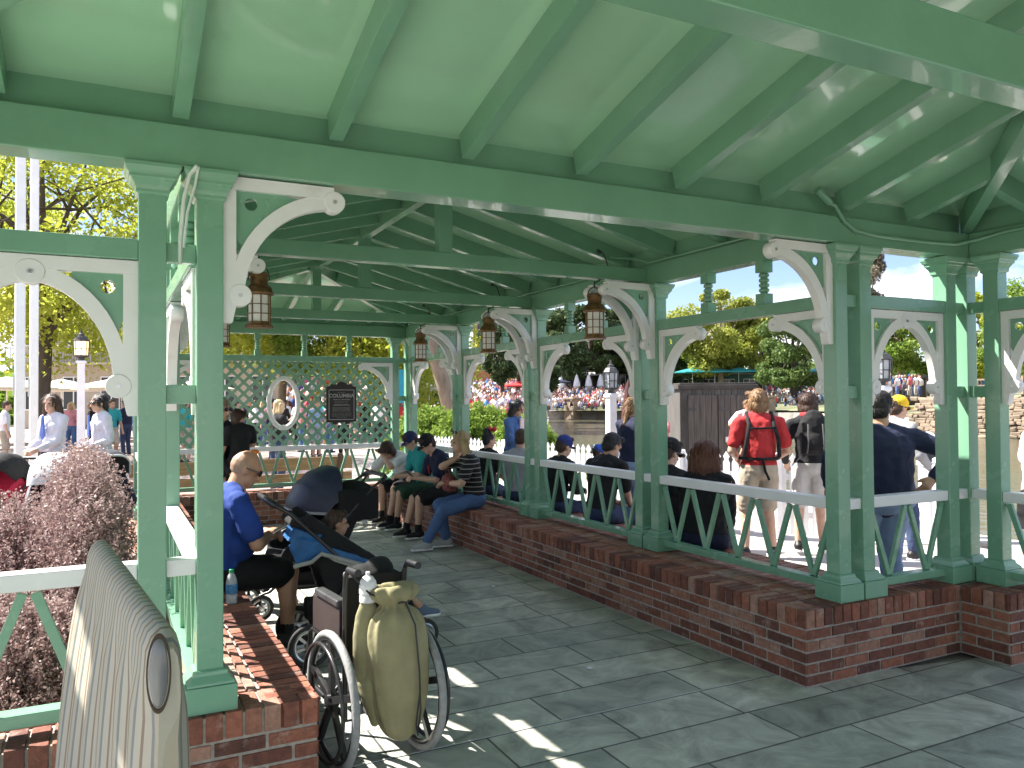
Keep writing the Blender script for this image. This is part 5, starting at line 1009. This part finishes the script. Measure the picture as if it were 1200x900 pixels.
# shrubs
def shrub(label,c,r,h,nspray,per,ls,mat,name='shrub',core=None,up=.75,tag_='shrub'):
    o=empty(name,label,tag_,c); n=nspray
    th=nr.rand(n)*2*PI; q=np.sqrt(nr.rand(n)); bx=q*np.cos(th)*r[0]; by=q*np.sin(th)*r[1]; hz=h*np.sqrt(np.clip(1-q**2.2,0.06,1))*(.72+.36*nr.rand(n))
    tip=np.stack([bx*1.05+nr.normal(size=n)*.05,by*1.05+nr.normal(size=n)*.05,hz],1); ln=(.14+.30*nr.rand(n)**2)*min(1,h)
    dr=np.stack([bx/r[0]*.55+nr.normal(size=n)*.28,by/r[1]*.55+nr.normal(size=n)*.28,np.full(n,up)],1); dr/=np.linalg.norm(dr,axis=1)[:,None]
    t=nr.rand(n,per); P=(tip[:,None,:]-dr[:,None,:]*(t*ln[:,None])[:,:,None]+nr.normal(size=(n,per,3))*ls*.8).reshape(-1,3)
    tint=(.18+.25*nr.rand(n)[:,None]+.30*nr.rand(n,per)+.30*(1-t)**2).reshape(-1); P[:,2]=np.maximum(P[:,2],.02)  # tint rises towards spray tips, painting them as if lit
    # inner and low leaves
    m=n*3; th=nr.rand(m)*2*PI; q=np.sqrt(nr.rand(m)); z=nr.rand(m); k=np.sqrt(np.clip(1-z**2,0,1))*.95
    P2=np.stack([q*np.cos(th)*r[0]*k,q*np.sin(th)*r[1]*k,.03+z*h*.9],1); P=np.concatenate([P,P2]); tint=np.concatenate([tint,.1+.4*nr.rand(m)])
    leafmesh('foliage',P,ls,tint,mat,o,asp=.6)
    b=MB()
    for i in range(110):
        j=rnd.randrange(n); b.tube([(bx[j]*.25,by[j]*.25,0),(bx[j]*.7,by[j]*.7,hz[j]*.5),tuple(tip[j])],[.010*h+.003,.006*h+.002,.002],5)
    b.build('stems',BARK,o,smooth=180); return o
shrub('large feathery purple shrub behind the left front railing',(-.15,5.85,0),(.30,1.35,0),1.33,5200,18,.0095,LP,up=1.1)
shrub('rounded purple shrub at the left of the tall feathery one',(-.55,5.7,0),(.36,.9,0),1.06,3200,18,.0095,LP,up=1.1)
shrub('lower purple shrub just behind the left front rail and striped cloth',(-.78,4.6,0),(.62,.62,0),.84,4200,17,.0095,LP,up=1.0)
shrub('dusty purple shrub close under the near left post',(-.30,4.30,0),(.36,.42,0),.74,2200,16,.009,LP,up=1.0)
shrub('yellow-green shrub by the foot of the white poles',(-1.35,7.3,0),(.75,.8,0),.80,1300,14,.022,LY)
shrub('low green shrub at the left edge under the red stroller',(-1.9,6.1,0),(.6,.8,0),.70,900,14,.022,LG_)
for px,d,r,h,lb in ((505,16.5,1.0,1.45,'green hedge bush behind the white picket fence by the far corner posts'),(560,16.2,1.15,1.5,'green hedge bush behind the blonde woman beyond the rail'),(612,15.6,.8,1.25,'green hedge bush at the water edge behind the woman in denim')): shrub(lb,gnd(px,d),(r,.8,0),h,1300,14,.04,LG_,'hedge',tag_='hedge')
shrub('dark low hedge below the white parasol far behind',gnd(508,30),(1.6,.8,0),1.2,900,12,.06,LM,'hedge',tag_='hedge')
rg=empty('reed_clump','clump of spiky green reeds at the river edge behind the picket fence','plant',gnd(708,12.4)); b=MB()
for i in range(150):
    a=rnd.uniform(0,2*PI); r0=rnd.uniform(0,.42); l=rnd.uniform(.65,1.15); bx,by=r0*math.cos(a)*1.2,r0*math.sin(a); o_=rnd.uniform(.08,.38); p0=V((bx,by,0)); p1=V((bx+o_*.35*math.cos(a),by+o_*.35*math.sin(a),l*.6)); p2=V((bx+o_*math.cos(a),by+o_*math.sin(a),l)); sd=V((-math.sin(a),math.cos(a),0))*.009
    t_=rnd.random(); b.add([p0-sd,p0+sd,p1+sd*.8,p1-sd*.8,p2],[(0,1,2,3),(3,2,4)],t_)
b.build('blades',LG_,rg,tint=True)
# white picket fence along the river
pf=empty('picket_fence','white wooden picket fence with pointed tops along the river deck','fence')
path=[(5.15,14.6),(5.75,11.6),(6.15,9.5),(6.5,8.1),(7.0,6.95),(7.55,6.3)]
for (xa,ya),(xb,yb) in zip(path[:-1],path[1:]):
    p,q=V((xa,ya,0)),V((xb,yb,0)); d=(q-p).normalized(); L=(q-p).length; nn=V((-d.y,d.x,0)); b=MB()
    for z in (.28,.72): b.bar(p+nn*.03+V((0,0,z)),q+nn*.03+V((0,0,z)),.035,.07)
    n=int(L/.112)
    for i in range(n):
        c=p+d*(L*(i+.5)/n); w_=.041
        b.prism([(-w_,.06),(w_,.06),(w_,.86),(.022,.90),(w_,.935),(0,1.0),(-w_,.935),(-.022,.90),(-w_,.86)],c,d,V((0,0,1)),.02)
    b.build('picket_panel',WHITE_R,pf,bevel=.003)
    b=MB(); b.box((xa-.05,ya-.05,0),(xa+.05,ya+.05,1.0)); b.build('fence_post',WHITE_R,pf,bevel=.005)
# weathered wooden shed
WD=pm('weathered dark timber',(.098,.092,.086),.85,.4,5,.5,30,stretch=(6,6,.5)); WDD=pm('dark timber trim',(.055,.047,.042),.85,.35,5,.5,30)
sc=at(798,530,13); e2=at(884,448,13.05); dx=V((e2.x-sc.x,e2.y-sc.y,0)); SW=dx.length; sh=empty('wooden_shed','weathered dark grey wooden shed with plank doors at the river edge','shed',(sc.x,sc.y,0),math.atan2(dx.y,dx.x)); HT=1.90
b=MB(); n=13
for i in range(n): b.box((SW*i/n+.003,0,.05),(SW*(i+1)/n-.003,.02,HT-.1))
for i in range(9): b.box((-.0,.02+.9*i/9+.003,.05),(.02,.02+.9*(i+1)/9-.003,HT-.1)); b.box((SW-.02,.02+.9*i/9+.003,.05),(SW,.02+.9*(i+1)/9-.003,HT-.1))
b.box((.025,.025,.05),(SW-.025,.9,HT-.11)); b.build('plank_wall',WD,sh)
b=MB(); b.box((-.05,-.06,HT-.10),(SW+.05,1.0,HT-.03)); b.box((-.02,-.03,HT-.03),(SW+.02,.95,HT)); b.build('roof',WDD,sh,bevel=.01)
for x in (0,SW-.08): b=MB(); b.box((x-.012,-.02,0),(x+.092,-.001,HT-.101)); b.build('corner_board',WDD,sh,bevel=.004)
for x0_,x1_ in ((.12,.60),(.62,SW-.12)):
    b=MB(); m_=5
    for i in range(m_): b.box((x0_+(x1_-x0_)*i/m_+.002,-.035,.12),(x0_+(x1_-x0_)*(i+1)/m_-.002,-.002,HT-.2))
    dr_=b.build('door',pm('weathered door planks',(.092,.076,.066),.85,.45,5,.5,30,stretch=(6,6,.5)),sh,bevel=.003); b=MB()
    for z in (.35,HT-.45): b.box((x0_+.01,-.045,z),(x0_+.13,-.036,z+.035))
    b.box((x0_+.17,-.050,.95),(x0_+.36,-.036,.99)) if x0_>.3 else None
    b.build('hinge',BLACKM,dr_,bevel=.002)
b=MB(); b.box((.72,-.058,.93),(.86,-.0361,1.02)); b.build('latch',STEEL,sh,bevel=.006)
# lamp posts
LIT=pm('warm lit lamp glass',(.8,.7,.5),.4,emit=(1,.66,.3,1.3)); LGL=pm('grey lamp glass',(.45,.48,.5),.15,.05)
def lamppost(label,base,h,lit=False,hs=1.0,wid=.12):
    o=empty('lamp_post',label,'lamp post',base); hl_=.46*hs
    b=MB(); b.lathe([(wid*.95,0),(wid*.95,.5),(wid*.8,.52),(wid*.72,.56),(wid*.66,h-hl_-.14),(wid*.9,h-hl_-.12),(wid*.9,h-hl_-.08),(wid*.5,h-hl_-.06)],n=4,ph=PI/4); b.build('post',WHITE_R,o,bevel=.005)
    z=h-hl_-.06; q=hs; b=MB(); b.lathe([(.05*q,z),(.05*q,z+.04*q),(.11*q,z+.06*q),(.115*q,z+.09*q)],n=8); b.lathe([(.125*q,z+.33*q),(.13*q,z+.345*q),(.09*q,z+.41*q),(.05*q,z+.43*q),(.05*q,z+.46*q),(.02*q,z+.48*q),(.012*q,z+.55*q)],n=8)
    for j in range(8): a=2*PI*j/8; b.tube([(.112*q*math.cos(a),.112*q*math.sin(a),z+.08*q),(.125*q*math.cos(a),.125*q*math.sin(a),z+.335*q)],.009*q,5)
    b.torus((0,0,z+.2*q),(0,0,1),.118*q,.006*q,16,5); b.build('lantern_frame',pm('lamp iron',(.05,.05,.05),.5),o,smooth=30)
    b=MB(); b.lathe([(.100*q,z+.09*q),(.112*q,z+.33*q)],n=8); b.build('lamp_glass',LIT if lit else LGL,o,smooth=20); return o
lamppost('white lamp post with glowing lantern between the two attendants',gnd(95,17.5,0),3.22,True,1.25,.16)
lamppost('white lamp post with clear lantern by the river behind the blonde woman in navy',gnd(716,12.0),2.22,False,.92,.13)
lamppost('white lamp post with grey lantern seen through the right arch',gnd(1034,9.4),2.26,False,.9,.12)
lamppost('distant white lamp post across the river behind the red parasol',gnd(645,95,.3),4.5,False,2.2,.3)
# white poles with square bases
for px,d,wd,hb,lb in ((23,10.6,.058,.70,'left and nearer of the twin tall white poles by the purple shrub'),(39.5,12.0,.055,.66,'right and thinner of the twin tall white poles by the purple shrub')):
    c=gnd(px,d); o=empty('white_pole',lb,'pole',c,R(10),'twin white poles'); b=MB(); b.box((-wd,-wd,hb+.0),(wd,wd,7.5)); b.build('shaft',WHITE_R,o,bevel=.012); b=MB(); b.box((-wd*1.5,-wd*1.5,0),(wd*1.5,wd*1.5,hb-.05)); b.box((-wd*1.85,-wd*1.85,hb-.0495),(wd*1.85,wd*1.85,hb-.001)); b.build('base',WHITE_R,o,bevel=.006); b=MB(); b.box((-wd-.02,-.02,1.75),(-wd-.001,.02,2.05)); b.build('cleat',STEEL,o)
# bollard, gate post, furled umbrella, banner, bench
c=gnd(1086,9.0); o=empty('mooring_post','white mooring post with round white ball on top at the water edge','post',c); b=MB(); b.lathe([(.10,0),(.10,.86),(.12,.88),(.12,.92)],n=16); b.build('shaft',WHITE_R,o,smooth=30); b=MB(); b.lathe([(.10,.921),(.115,.94),(.10,1.03),(.06,1.06)],n=16); b.build('collar',BLACKM,o,smooth=30); b=MB(); b.ell((0,0,1.15),.105,n=20); b.build('ball',WHITE_R,o,smooth=180)
c=gnd(1106,7.0); o=empty('gate_post','white post with rounded top standing beyond the right corner posts','post',c); b=MB(); b.box((-.075,-.075,0),(.075,.075,1.05)); b.build('shaft',WHITE_R,o,bevel=.008); b=MB(); b.lathe([(.07,1.051),(.1,1.07),(.1,1.1),(.06,1.12),(.075,1.15),(.08,1.2),(.05,1.25),(.01,1.265)],n=16); b.build('finial',WHITE_R,o,smooth=40)
c=gnd(737,11.7); o=empty('furled_umbrella','furled dark red umbrella standing by the river lamp post','umbrella',c); b=MB(); b.tube([(0,0,0),(0,0,1.95)],.02,8); b.build('pole',BLACKM,o); b=MB(); b.lathe([(.11,1.05),(.13,1.2),(.10,1.5),(.06,1.8),(.015,1.93)],n=10); b.build('furled_cloth',cloth('dark maroon',(.07,.02,.015)),o,smooth=30)
c=gnd(468,15.5); o=empty('banner','turquoise banner on a pole behind the far corner posts','banner',c); b=MB(); b.box((-.12,-.01,1.6),(.12,.01,2.25)); b.build('cloth_panel',pm('turquoise cloth',(.02,.25,.36),.7),o); b=MB(); b.tube([(-.14,0,0),(-.14,0,2.35)],.02,8); b.build('pole',BLACKM,o)
be=empty('bench','weathered wooden bench with plank back behind the far railing','bench',(1.85,12.25,0)); WB=pm('honey bench wood',(.24,.15,.075),.7,.35,4,.4,40,stretch=(1,8,8))
for z,y in ((.60,0),(.36,.02)): b=MB(); b.box((-1.6,y,z),(1.55,y+.04,z+.19)); b.build('back_plank',WB,be,bevel=.006)
for y in (.10,.26,.42): b=MB(); b.box((-1.6,y,.40),(1.55,y+.14,.435)); b.build('seat_plank',WB,be,bevel=.006)
for x in (-1.45,-.15,1.35):
    b=MB(); b.box((x-.04,-.045,0),(x+.04,-.001,.84)); b.box((x-.04,.08,0),(x+.04,.14,.398)); b.box((x-.04,.48,0),(x+.04,.54,.398)); b.build('support',pm('dark bench wood',(.06,.035,.02),.7,.3),be,bevel=.004)
# parasols
def parasol(label,c,r,h,mat,closed=False,group=None,n=8):
    o=empty('parasol',label,'parasol',c,rnd.random(),group); b=MB(); b.tube([(0,0,0),(0,0,h)],.03,6); b.build('pole',WHITE_R,o)
    b=MB()
    if closed: b.lathe([(.16*r,h*.42),(.30*r,h*.5),(.22*r,h*.72),(.10*r,h*.93),(.02,h)],n=n)
    else: b.lathe([(r,h*.80),(r*1.005,h*.835),(r*.55,h*.92),(.05,h),(.02,h+.02)],n=n)
    b.build('canopy',mat,o,smooth=20); return o
CR=cloth('cream canvas',(.72,.68,.58))
for px,d,lb in ((8,33,'cream parasol at the far left behind the white poles'),(72,37,'cream parasol right of the left tree trunk'),(140,35,'cream parasol right of the glowing lamp post'),(232,40,'cream parasol seen through the left part of the lattice')): parasol(lb,gnd(px,d),1.9,2.75,CR,group='cream parasols on the left')
parasol('white parasol beyond the far corner posts near the leaning trunk',gnd(503,42),2.1,2.7,WHT)
parasol('red parasol above the crowd by the dark pine',gnd(616,66,.3),2.0,3.0,RED)
parasol('dark blue parasol across the river left of the large dark tree',gnd(648,112,1.4),2.6,3.2,NAVY)
for i,px in enumerate((634,657,676,690,704)): parasol('furled white parasol across the river, %s'%('under the left end of the awning','left of the pair under the awning','right of the pair under the awning','in the middle of the furled row','rightmost beside the river lamp post')[i],gnd(px,119,1.8),1.9,3.6,WHT,True,'furled white parasols across the river')
TQ=pm('teal awning cloth',(.02,.26,.28),.7,.2,2)
for i,px in enumerate((812,838,866,894,925,965)): parasol('teal parasol across the river, %s'%('behind the shed roof left end','behind the middle of the shed','above the head of the man in red','just right of the man in red','above the young man with the backpack','left of the right hand post pair')[i],gnd(px,111,2.3),2.7,3.6,TQ,False,'teal parasols across the river')
# buildings
def bwall(o,nm,a,b_,z0,z1,mat,th=.3): b=MB(); b.bar((a[0],a[1],(z0+z1)/2),(b_[0],b_[1],(z0+z1)/2),th,z1-z0); return b.build(nm,mat,o)
BE=pm('beige stucco',(.42,.36,.28),.85,.1,1,.2,8); BRN=pm('orange brown brick',(.30,.13,.06),.85,.25,1.2,.3,6); DK=pm('dark shopfront',(.02,.02,.022),.4); GLS=pm('dark window glass',(.03,.035,.04),.08)
def facade(name,label,px0,px1,d,z1,mat,floors,cols,balcony=False,roofm=None,z0=0,depth=6,wm=GLS):
    a,b_=gnd(px0,d,z0),gnd(px1,d,z0); ex=(b_-a); L=ex.length; o=empty(name,label,'building',a,math.atan2(ex.y,ex.x)); b=MB(); b.box((0,0,0),(L,depth,z1)); b.build('wall',mat,o,bevel=.03)
    b=MB(); b.box((-.3,-.4,z1+.002),(L+.3,depth+.3,z1+.35)); b.build('roof',roofm or ROOFM,o,bevel=.03); fh=z1/floors
    for f in range(floors):
        for c in range(cols):
            x=L*(c+.5)/cols; w_=L/cols*.28; zz=f*fh+fh*.28; b=MB(); b.box((x-w_,-.06,zz),(x+w_,-.002,zz+fh*.52)); wo=b.build('window',WHITE_R if mat is not BRN else BE,o,bevel=.01)
            for k in (0,1): b=MB(); b.box((x-w_+.06+k*w_,-.075,zz+.07),(x-.03+k*w_,-.0605,zz+fh*.52-.07)); b.build('pane',wm,wo)
        if balcony and f:
            b=MB(); b.box((0,-1.3,f*fh-.12),(L,-.003,f*fh+.03)); 
            bo=b.build('balcony',BE,o,bevel=.01); b=MB(); b.box((0,-1.28,f*fh+.95),(L,-1.22,f*fh+1.02)); n=int(L/.16)
            for i in range(n): b.box((L*i/n,-1.265,f*fh+.031),(L*i/n+.035,-1.235,f*fh+.949))
            b.build('railing',pm('grey beige railing',(.38,.36,.34),.6),bo)
    return o
facade('beige_building','beige building with long balcony railing behind the left trees',20,330,52,8.4,BE,2,7,True)
facade('brick_building','tall orange brown building with dark windows left of the far dark trees',555,632,88,19,BRN,5,4)
o=facade('riverside_restaurant','dark open restaurant front below the large dark tree across the river',628,768,131,4.6,DK,1,6,z0=2); 
a=gnd(634,126,2); b_=gnd(722,124,2); b=MB(); aw=empty('awning','long white sloping awning over the restaurant front across the river','awning',a,math.atan2((b_-a).y,(b_-a).x)); L=(b_-a).length; b.hexa([(0,-2.2,3.3),(L,-2.2,3.3),(L,2,4.7),(0,2,4.7),(0,-2.2,3.42),(L,-2.2,3.42),(L,2,4.82),(0,2,4.82)]); b.build('awning_cloth',WHT,aw)
for i in range(7): b=MB(); b.tube([(L*i/6,-2.1,0),(L*i/6,-2.1,3.35)],.06,6); b.build('awning_post',WHITE_R,aw)
facade('low_cabin','low dark cabin under the bright green tree on the right bank',1062,1120,80,2.6,pm('dark cabin boards',(.06,.045,.035),.8),1,3,z0=.9)
facade('teal_pavilion','low dark cafe behind the teal parasols across the river',795,985,122,3.2,pm('dark teal boards',(.02,.07,.075),.7),1,8,z0=2)
# right bank: rough stone wall and log fence
sw=empty('stone_wall','rough tan stone retaining wall on the right river bank','wall'); b=MB(); A,B_=gnd(1075,54),gnd(1290,46)
RK=pm('tan rock',(.27,.21,.15),.9,.3,1.5,.5,6); d=(B_-A); L=d.length; d.normalize(); nn=V((-d.y,d.x,0))
b.bar(A+nn*.9+V((0,0,.3)),B_+nn*.9+V((0,0,.3)),1.0,2.4)
for row in range(13):
    u=-rnd.random()
    while u<L:
        w_=rnd.uniform(.25,.8); b.obox(A+d*(u+w_/2)+nn*(row*.08+rnd.uniform(-.10,.10))+V((0,0,-.9+row*.2+rnd.uniform(-.05,.05))),d*(w_/2-.02)+V((0,0,rnd.uniform(-.04,.04))),nn*.45,V((rnd.uniform(-.03,.03),0,rnd.uniform(.085,.135)))); u+=w_
b.box((0,0,0),(0,0,0)) if False else None; b.build('stone_courses',RK,sw,bevel=.05); 
lf=empty('log_fence','pale log fence on top of the right bank stone wall','fence'); b=MB()
for z in (2.35,2.75): b.bar(A+nn*2.2+V((0,0,z)),B_+nn*2.2+V((0,0,z)),.09,.1)
b.build('rails',RK,lf)
for i in range(12): c=A+nn*2.2+d*(L*i/11); b=MB(); b.box((c.x-.07,c.y-.07,1.0),(c.x+.07,c.y+.07,2.95)); b.build('fence_post',RK,lf)
b=MB(); C_=[A+nn*1.9,B_+nn*1.9,B_+nn*40,A+nn*45]; b.add([(p.x,p.y,1.75) for p in C_],[(0,1,2,3)]); b.add([(p.x,p.y,.0) for p in C_],[(0,1,2,3)]) if False else None; tag(b.build('island_ground',pm('dry grass bank',(.20,.17,.09),.9,.4,.6,.3,3)),kind='structure')
# far stone piers on the bank
for px,d in ((671,103),(860,91),(897,88)): c=gnd(px,d); o=empty('stone_pier','pale stone pier on the far bank %s'%{671:'under the restaurant crowd',860:'behind the right side of the shed',897:'between the man in red and the backpacker'}[px],'pier',c,.3); b=MB(); b.box((-.8,-.8,-1),(.8,.8,1.6)); b.build('shaft',RK,o,bevel=.05); b=MB(); b.box((-.95,-.95,1.601),(.95,.95,1.85)); b.build('cap',RK,o,bevel=.05)
# crowds
CC=[(.75,.75,.78),(.7,.7,.72),(.55,.04,.05),(.75,.72,.70),(.03,.06,.22),(.02,.02,.025),(.7,.40,.42),(.25,.26,.3),(.06,.2,.45),(.65,.5,.35),(.6,.1,.15),(.78,.78,.8),(.12,.12,.14)]
HC=[(.03,.018,.01),(.08,.04,.02),(.3,.2,.1),(.012,.01,.01),(.6,.6,.6),(.05,.1,.3)]
CV=[];CF=[];CCo=[]
def ball(c,r,n,m,col):
    o=len(CV)
    for i in range(m+1):
        th=PI*i/m
        for j in range(n): a=2*PI*j/n; CV.append((c[0]+r[0]*math.sin(th)*math.cos(a),c[1]+r[1]*math.sin(th)*math.sin(a),c[2]+r[2]*math.cos(th)))
    for i in range(m):
        for j in range(n): CF.append((o+i*n+j,o+(i+1)*n+j,o+(i+1)*n+(j+1)%n,o+i*n+(j+1)%n)); CCo.append(col)
def tiny(p,stand):
    c=CC[rnd.randrange(len(CC))]; h=rnd.uniform(.92,1.06); z=p.z; q=.0 if stand else -.42; sk=rnd.choice([(.6,.37,.27),(.5,.28,.18),(.3,.16,.1)]); lg=rnd.choice([(.05,.07,.14),(.03,.03,.03),(.4,.34,.27),(.1,.15,.3)])
    ax,ay=rnd.uniform(.19,.25),rnd.uniform(.15,.2)
    ball((p.x,p.y,z+(1.13*h+q)),(ax,ay,.36*h),7,5,c); ball((p.x+rnd.uniform(-.03,.03),p.y,z+1.58*h+q),(.1,.1,.135),6,4,sk); ball((p.x,p.y+.02,z+1.63*h+q),(.105,.105,.105),6,3,HC[rnd.randrange(len(HC))])
    for sx in (-1,1):
        ball((p.x+sx*(ax+.03),p.y-.03,z+1.1*h+q),(.055,.08,.27),5,4,sk if rnd.random()<.6 else c)
        if stand: ball((p.x+sx*.09,p.y,z+.42),(.085,.09,.46),5,4,lg)
        else: ball((p.x+sx*.09,p.y-.2,z+.45),(.085,.26,.09),5,4,lg); ball((p.x+sx*.09,p.y-.38,z+.22),(.06,.06,.26),5,3,lg)
for _ in range(430):
    px=rnd.uniform(548,642); d=rnd.uniform(52,84); tiny(gnd(px,d,(d-52)/32*2.3),rnd.random()<.45)
for _ in range(520):
    px=rnd.uniform(640,775); d0=103-(px-640)/135*8; d=d0+rnd.random()*24; tiny(gnd(px,d,.2+(d-d0)/24*2.2),rnd.random()<.4)
for _ in range(200):
    px=rnd.uniform(868,1000); d=rnd.uniform(92,116); tiny(gnd(px,d,.3+(d-92)/24*1.9),rnd.random()<.8)
for _ in range(70):
    px=rnd.uniform(1030,1180); d=rnd.uniform(62,76); tiny(gnd(px,d,1.75),rnd.random()<.9)
for _ in range(200):
    px=rnd.uniform(330,480); d=rnd.uniform(42,56); tiny(gnd(px,d,(d-42)/14*2.2),rnd.random()<.5)
me=bpy.data.meshes.new('crowd'); me.from_pydata(CV,[],CF); at_=me.attributes.new('col','FLOAT_COLOR','FACE'); at_.data.foreach_set('color',np.array([(*c,1) for c in CCo],dtype=np.float32).ravel()); me.polygons.foreach_set('use_smooth',[True]*len(me.polygons))
tag(link('crowd',me,pm('crowd clothes and skin',(.5,.5,.5),.85,.1,3,attr='col')),kind='stuff')
def slope(name,pts): b=MB(); b.add(pts,[(0,1,2,3)]); tag(b.build(name,pm('paved slope',(.33,.29,.26),.9,.2,.5,.2,4)),kind='structure')
slope('crowd_slope',[tuple(gnd(540,51.5,-.05)),tuple(gnd(643,51.5,-.05)),tuple(gnd(643,85,2.35)),tuple(gnd(540,85,2.35))])
slope('left_crowd_slope',[tuple(gnd(320,41.5,-.05)),tuple(gnd(486,41.5,-.05)),tuple(gnd(486,57,2.3)),tuple(gnd(320,57,2.3))])
# the nearer onlookers behind the lattice and on the left are individuals
protos=[]
GN='onlookers standing beyond the far lattice screen'; GLb='onlooker seen only in pieces through the green lattice screen'
spec=[(HB,'short',('short',WHT),('shorts',KHA)),(HBL,'long',('short',cloth('pink shirt',(.6,.25,.3))),('long',DEN)),(HD,'short',('long',NAVY),('long',DEND)),(HR,'long',('short',RED),('shorts',LBLUE)),(HD,'long',('long',BLK),('long',DEND)),(HSB,'short',('short',LBLUE),('shorts',GREY)),(HB,'pony',('short',WHT),('long',BLK)),(HB,'short',('short',TEAL),('shorts',KHA))]
spots=[]
for i in range(46):
    for _ in range(60):
        px=rnd.uniform(196,476); d=rnd.uniform(21,36); c=gnd(px,d)
        if all((c-q).length>.75 for q in spots): break
    spots.append(c)
for i,c in enumerate(spots):
    rz=rnd.uniform(0,2*PI)
    if i<8:
        hr_,hs,tp,bt=spec[i]; o,k=person(GLb,(c.x,c.y,0),rz,rnd.uniform(1.62,1.82),skin=[SKIN,SKIN_M,SKIN_T][i%3],hair=hr_,hstyle=hs,top=tp,bot=bt,shoe=BLKS,group=GN,vox=.02,hand=False,female=hs!='short'); protos.append(o)
    else: dup(protos[i%8],(c.x,c.y,0),rz)
GN2='onlookers standing among the trees left of the near posts'
for i,(px,d) in enumerate(((84,24),(108,26),(130,22),(148,25),(160,23),(5,20),(-25,24),(180,21))):
    c=gnd(px,d); o=dup(protos[(i*3+1)%8],(c.x,c.y,0),rnd.uniform(0,6),label='onlooker in the distance behind the two attendants in white blouses'); o['group']=GN2
c=gnd(324,13.6); o,k=person('blonde woman in black seen through the white oval frame',(c.x,c.y,0),R(-70),1.68,hl=(-.1,.3,1.3),hr=(.1,.3,1.3),skin=SKIN,hair=HBL,hstyle='bob',top=('long',BLK),bot=('long',DEND),shoe=BLKS,female=True,vox=.014)

for x,y,lb in ((2.62,4.15,'small white scrap of paper on the paving near the wall corner'),(3.02,6.35,'tiny white paper scrap on the paving by the long brick wall')):
    o=empty('paper_scrap',lb,'litter',(x,y,.002),rnd.random()*3); b=MB(); b.ell((0,0,.008),(.022,.014,.008),None,8); b.ell((.012,.006,.012),(.012,.010,.008),None,8); solid('crumpled_paper',b,WHT,o,.004,1,.008)
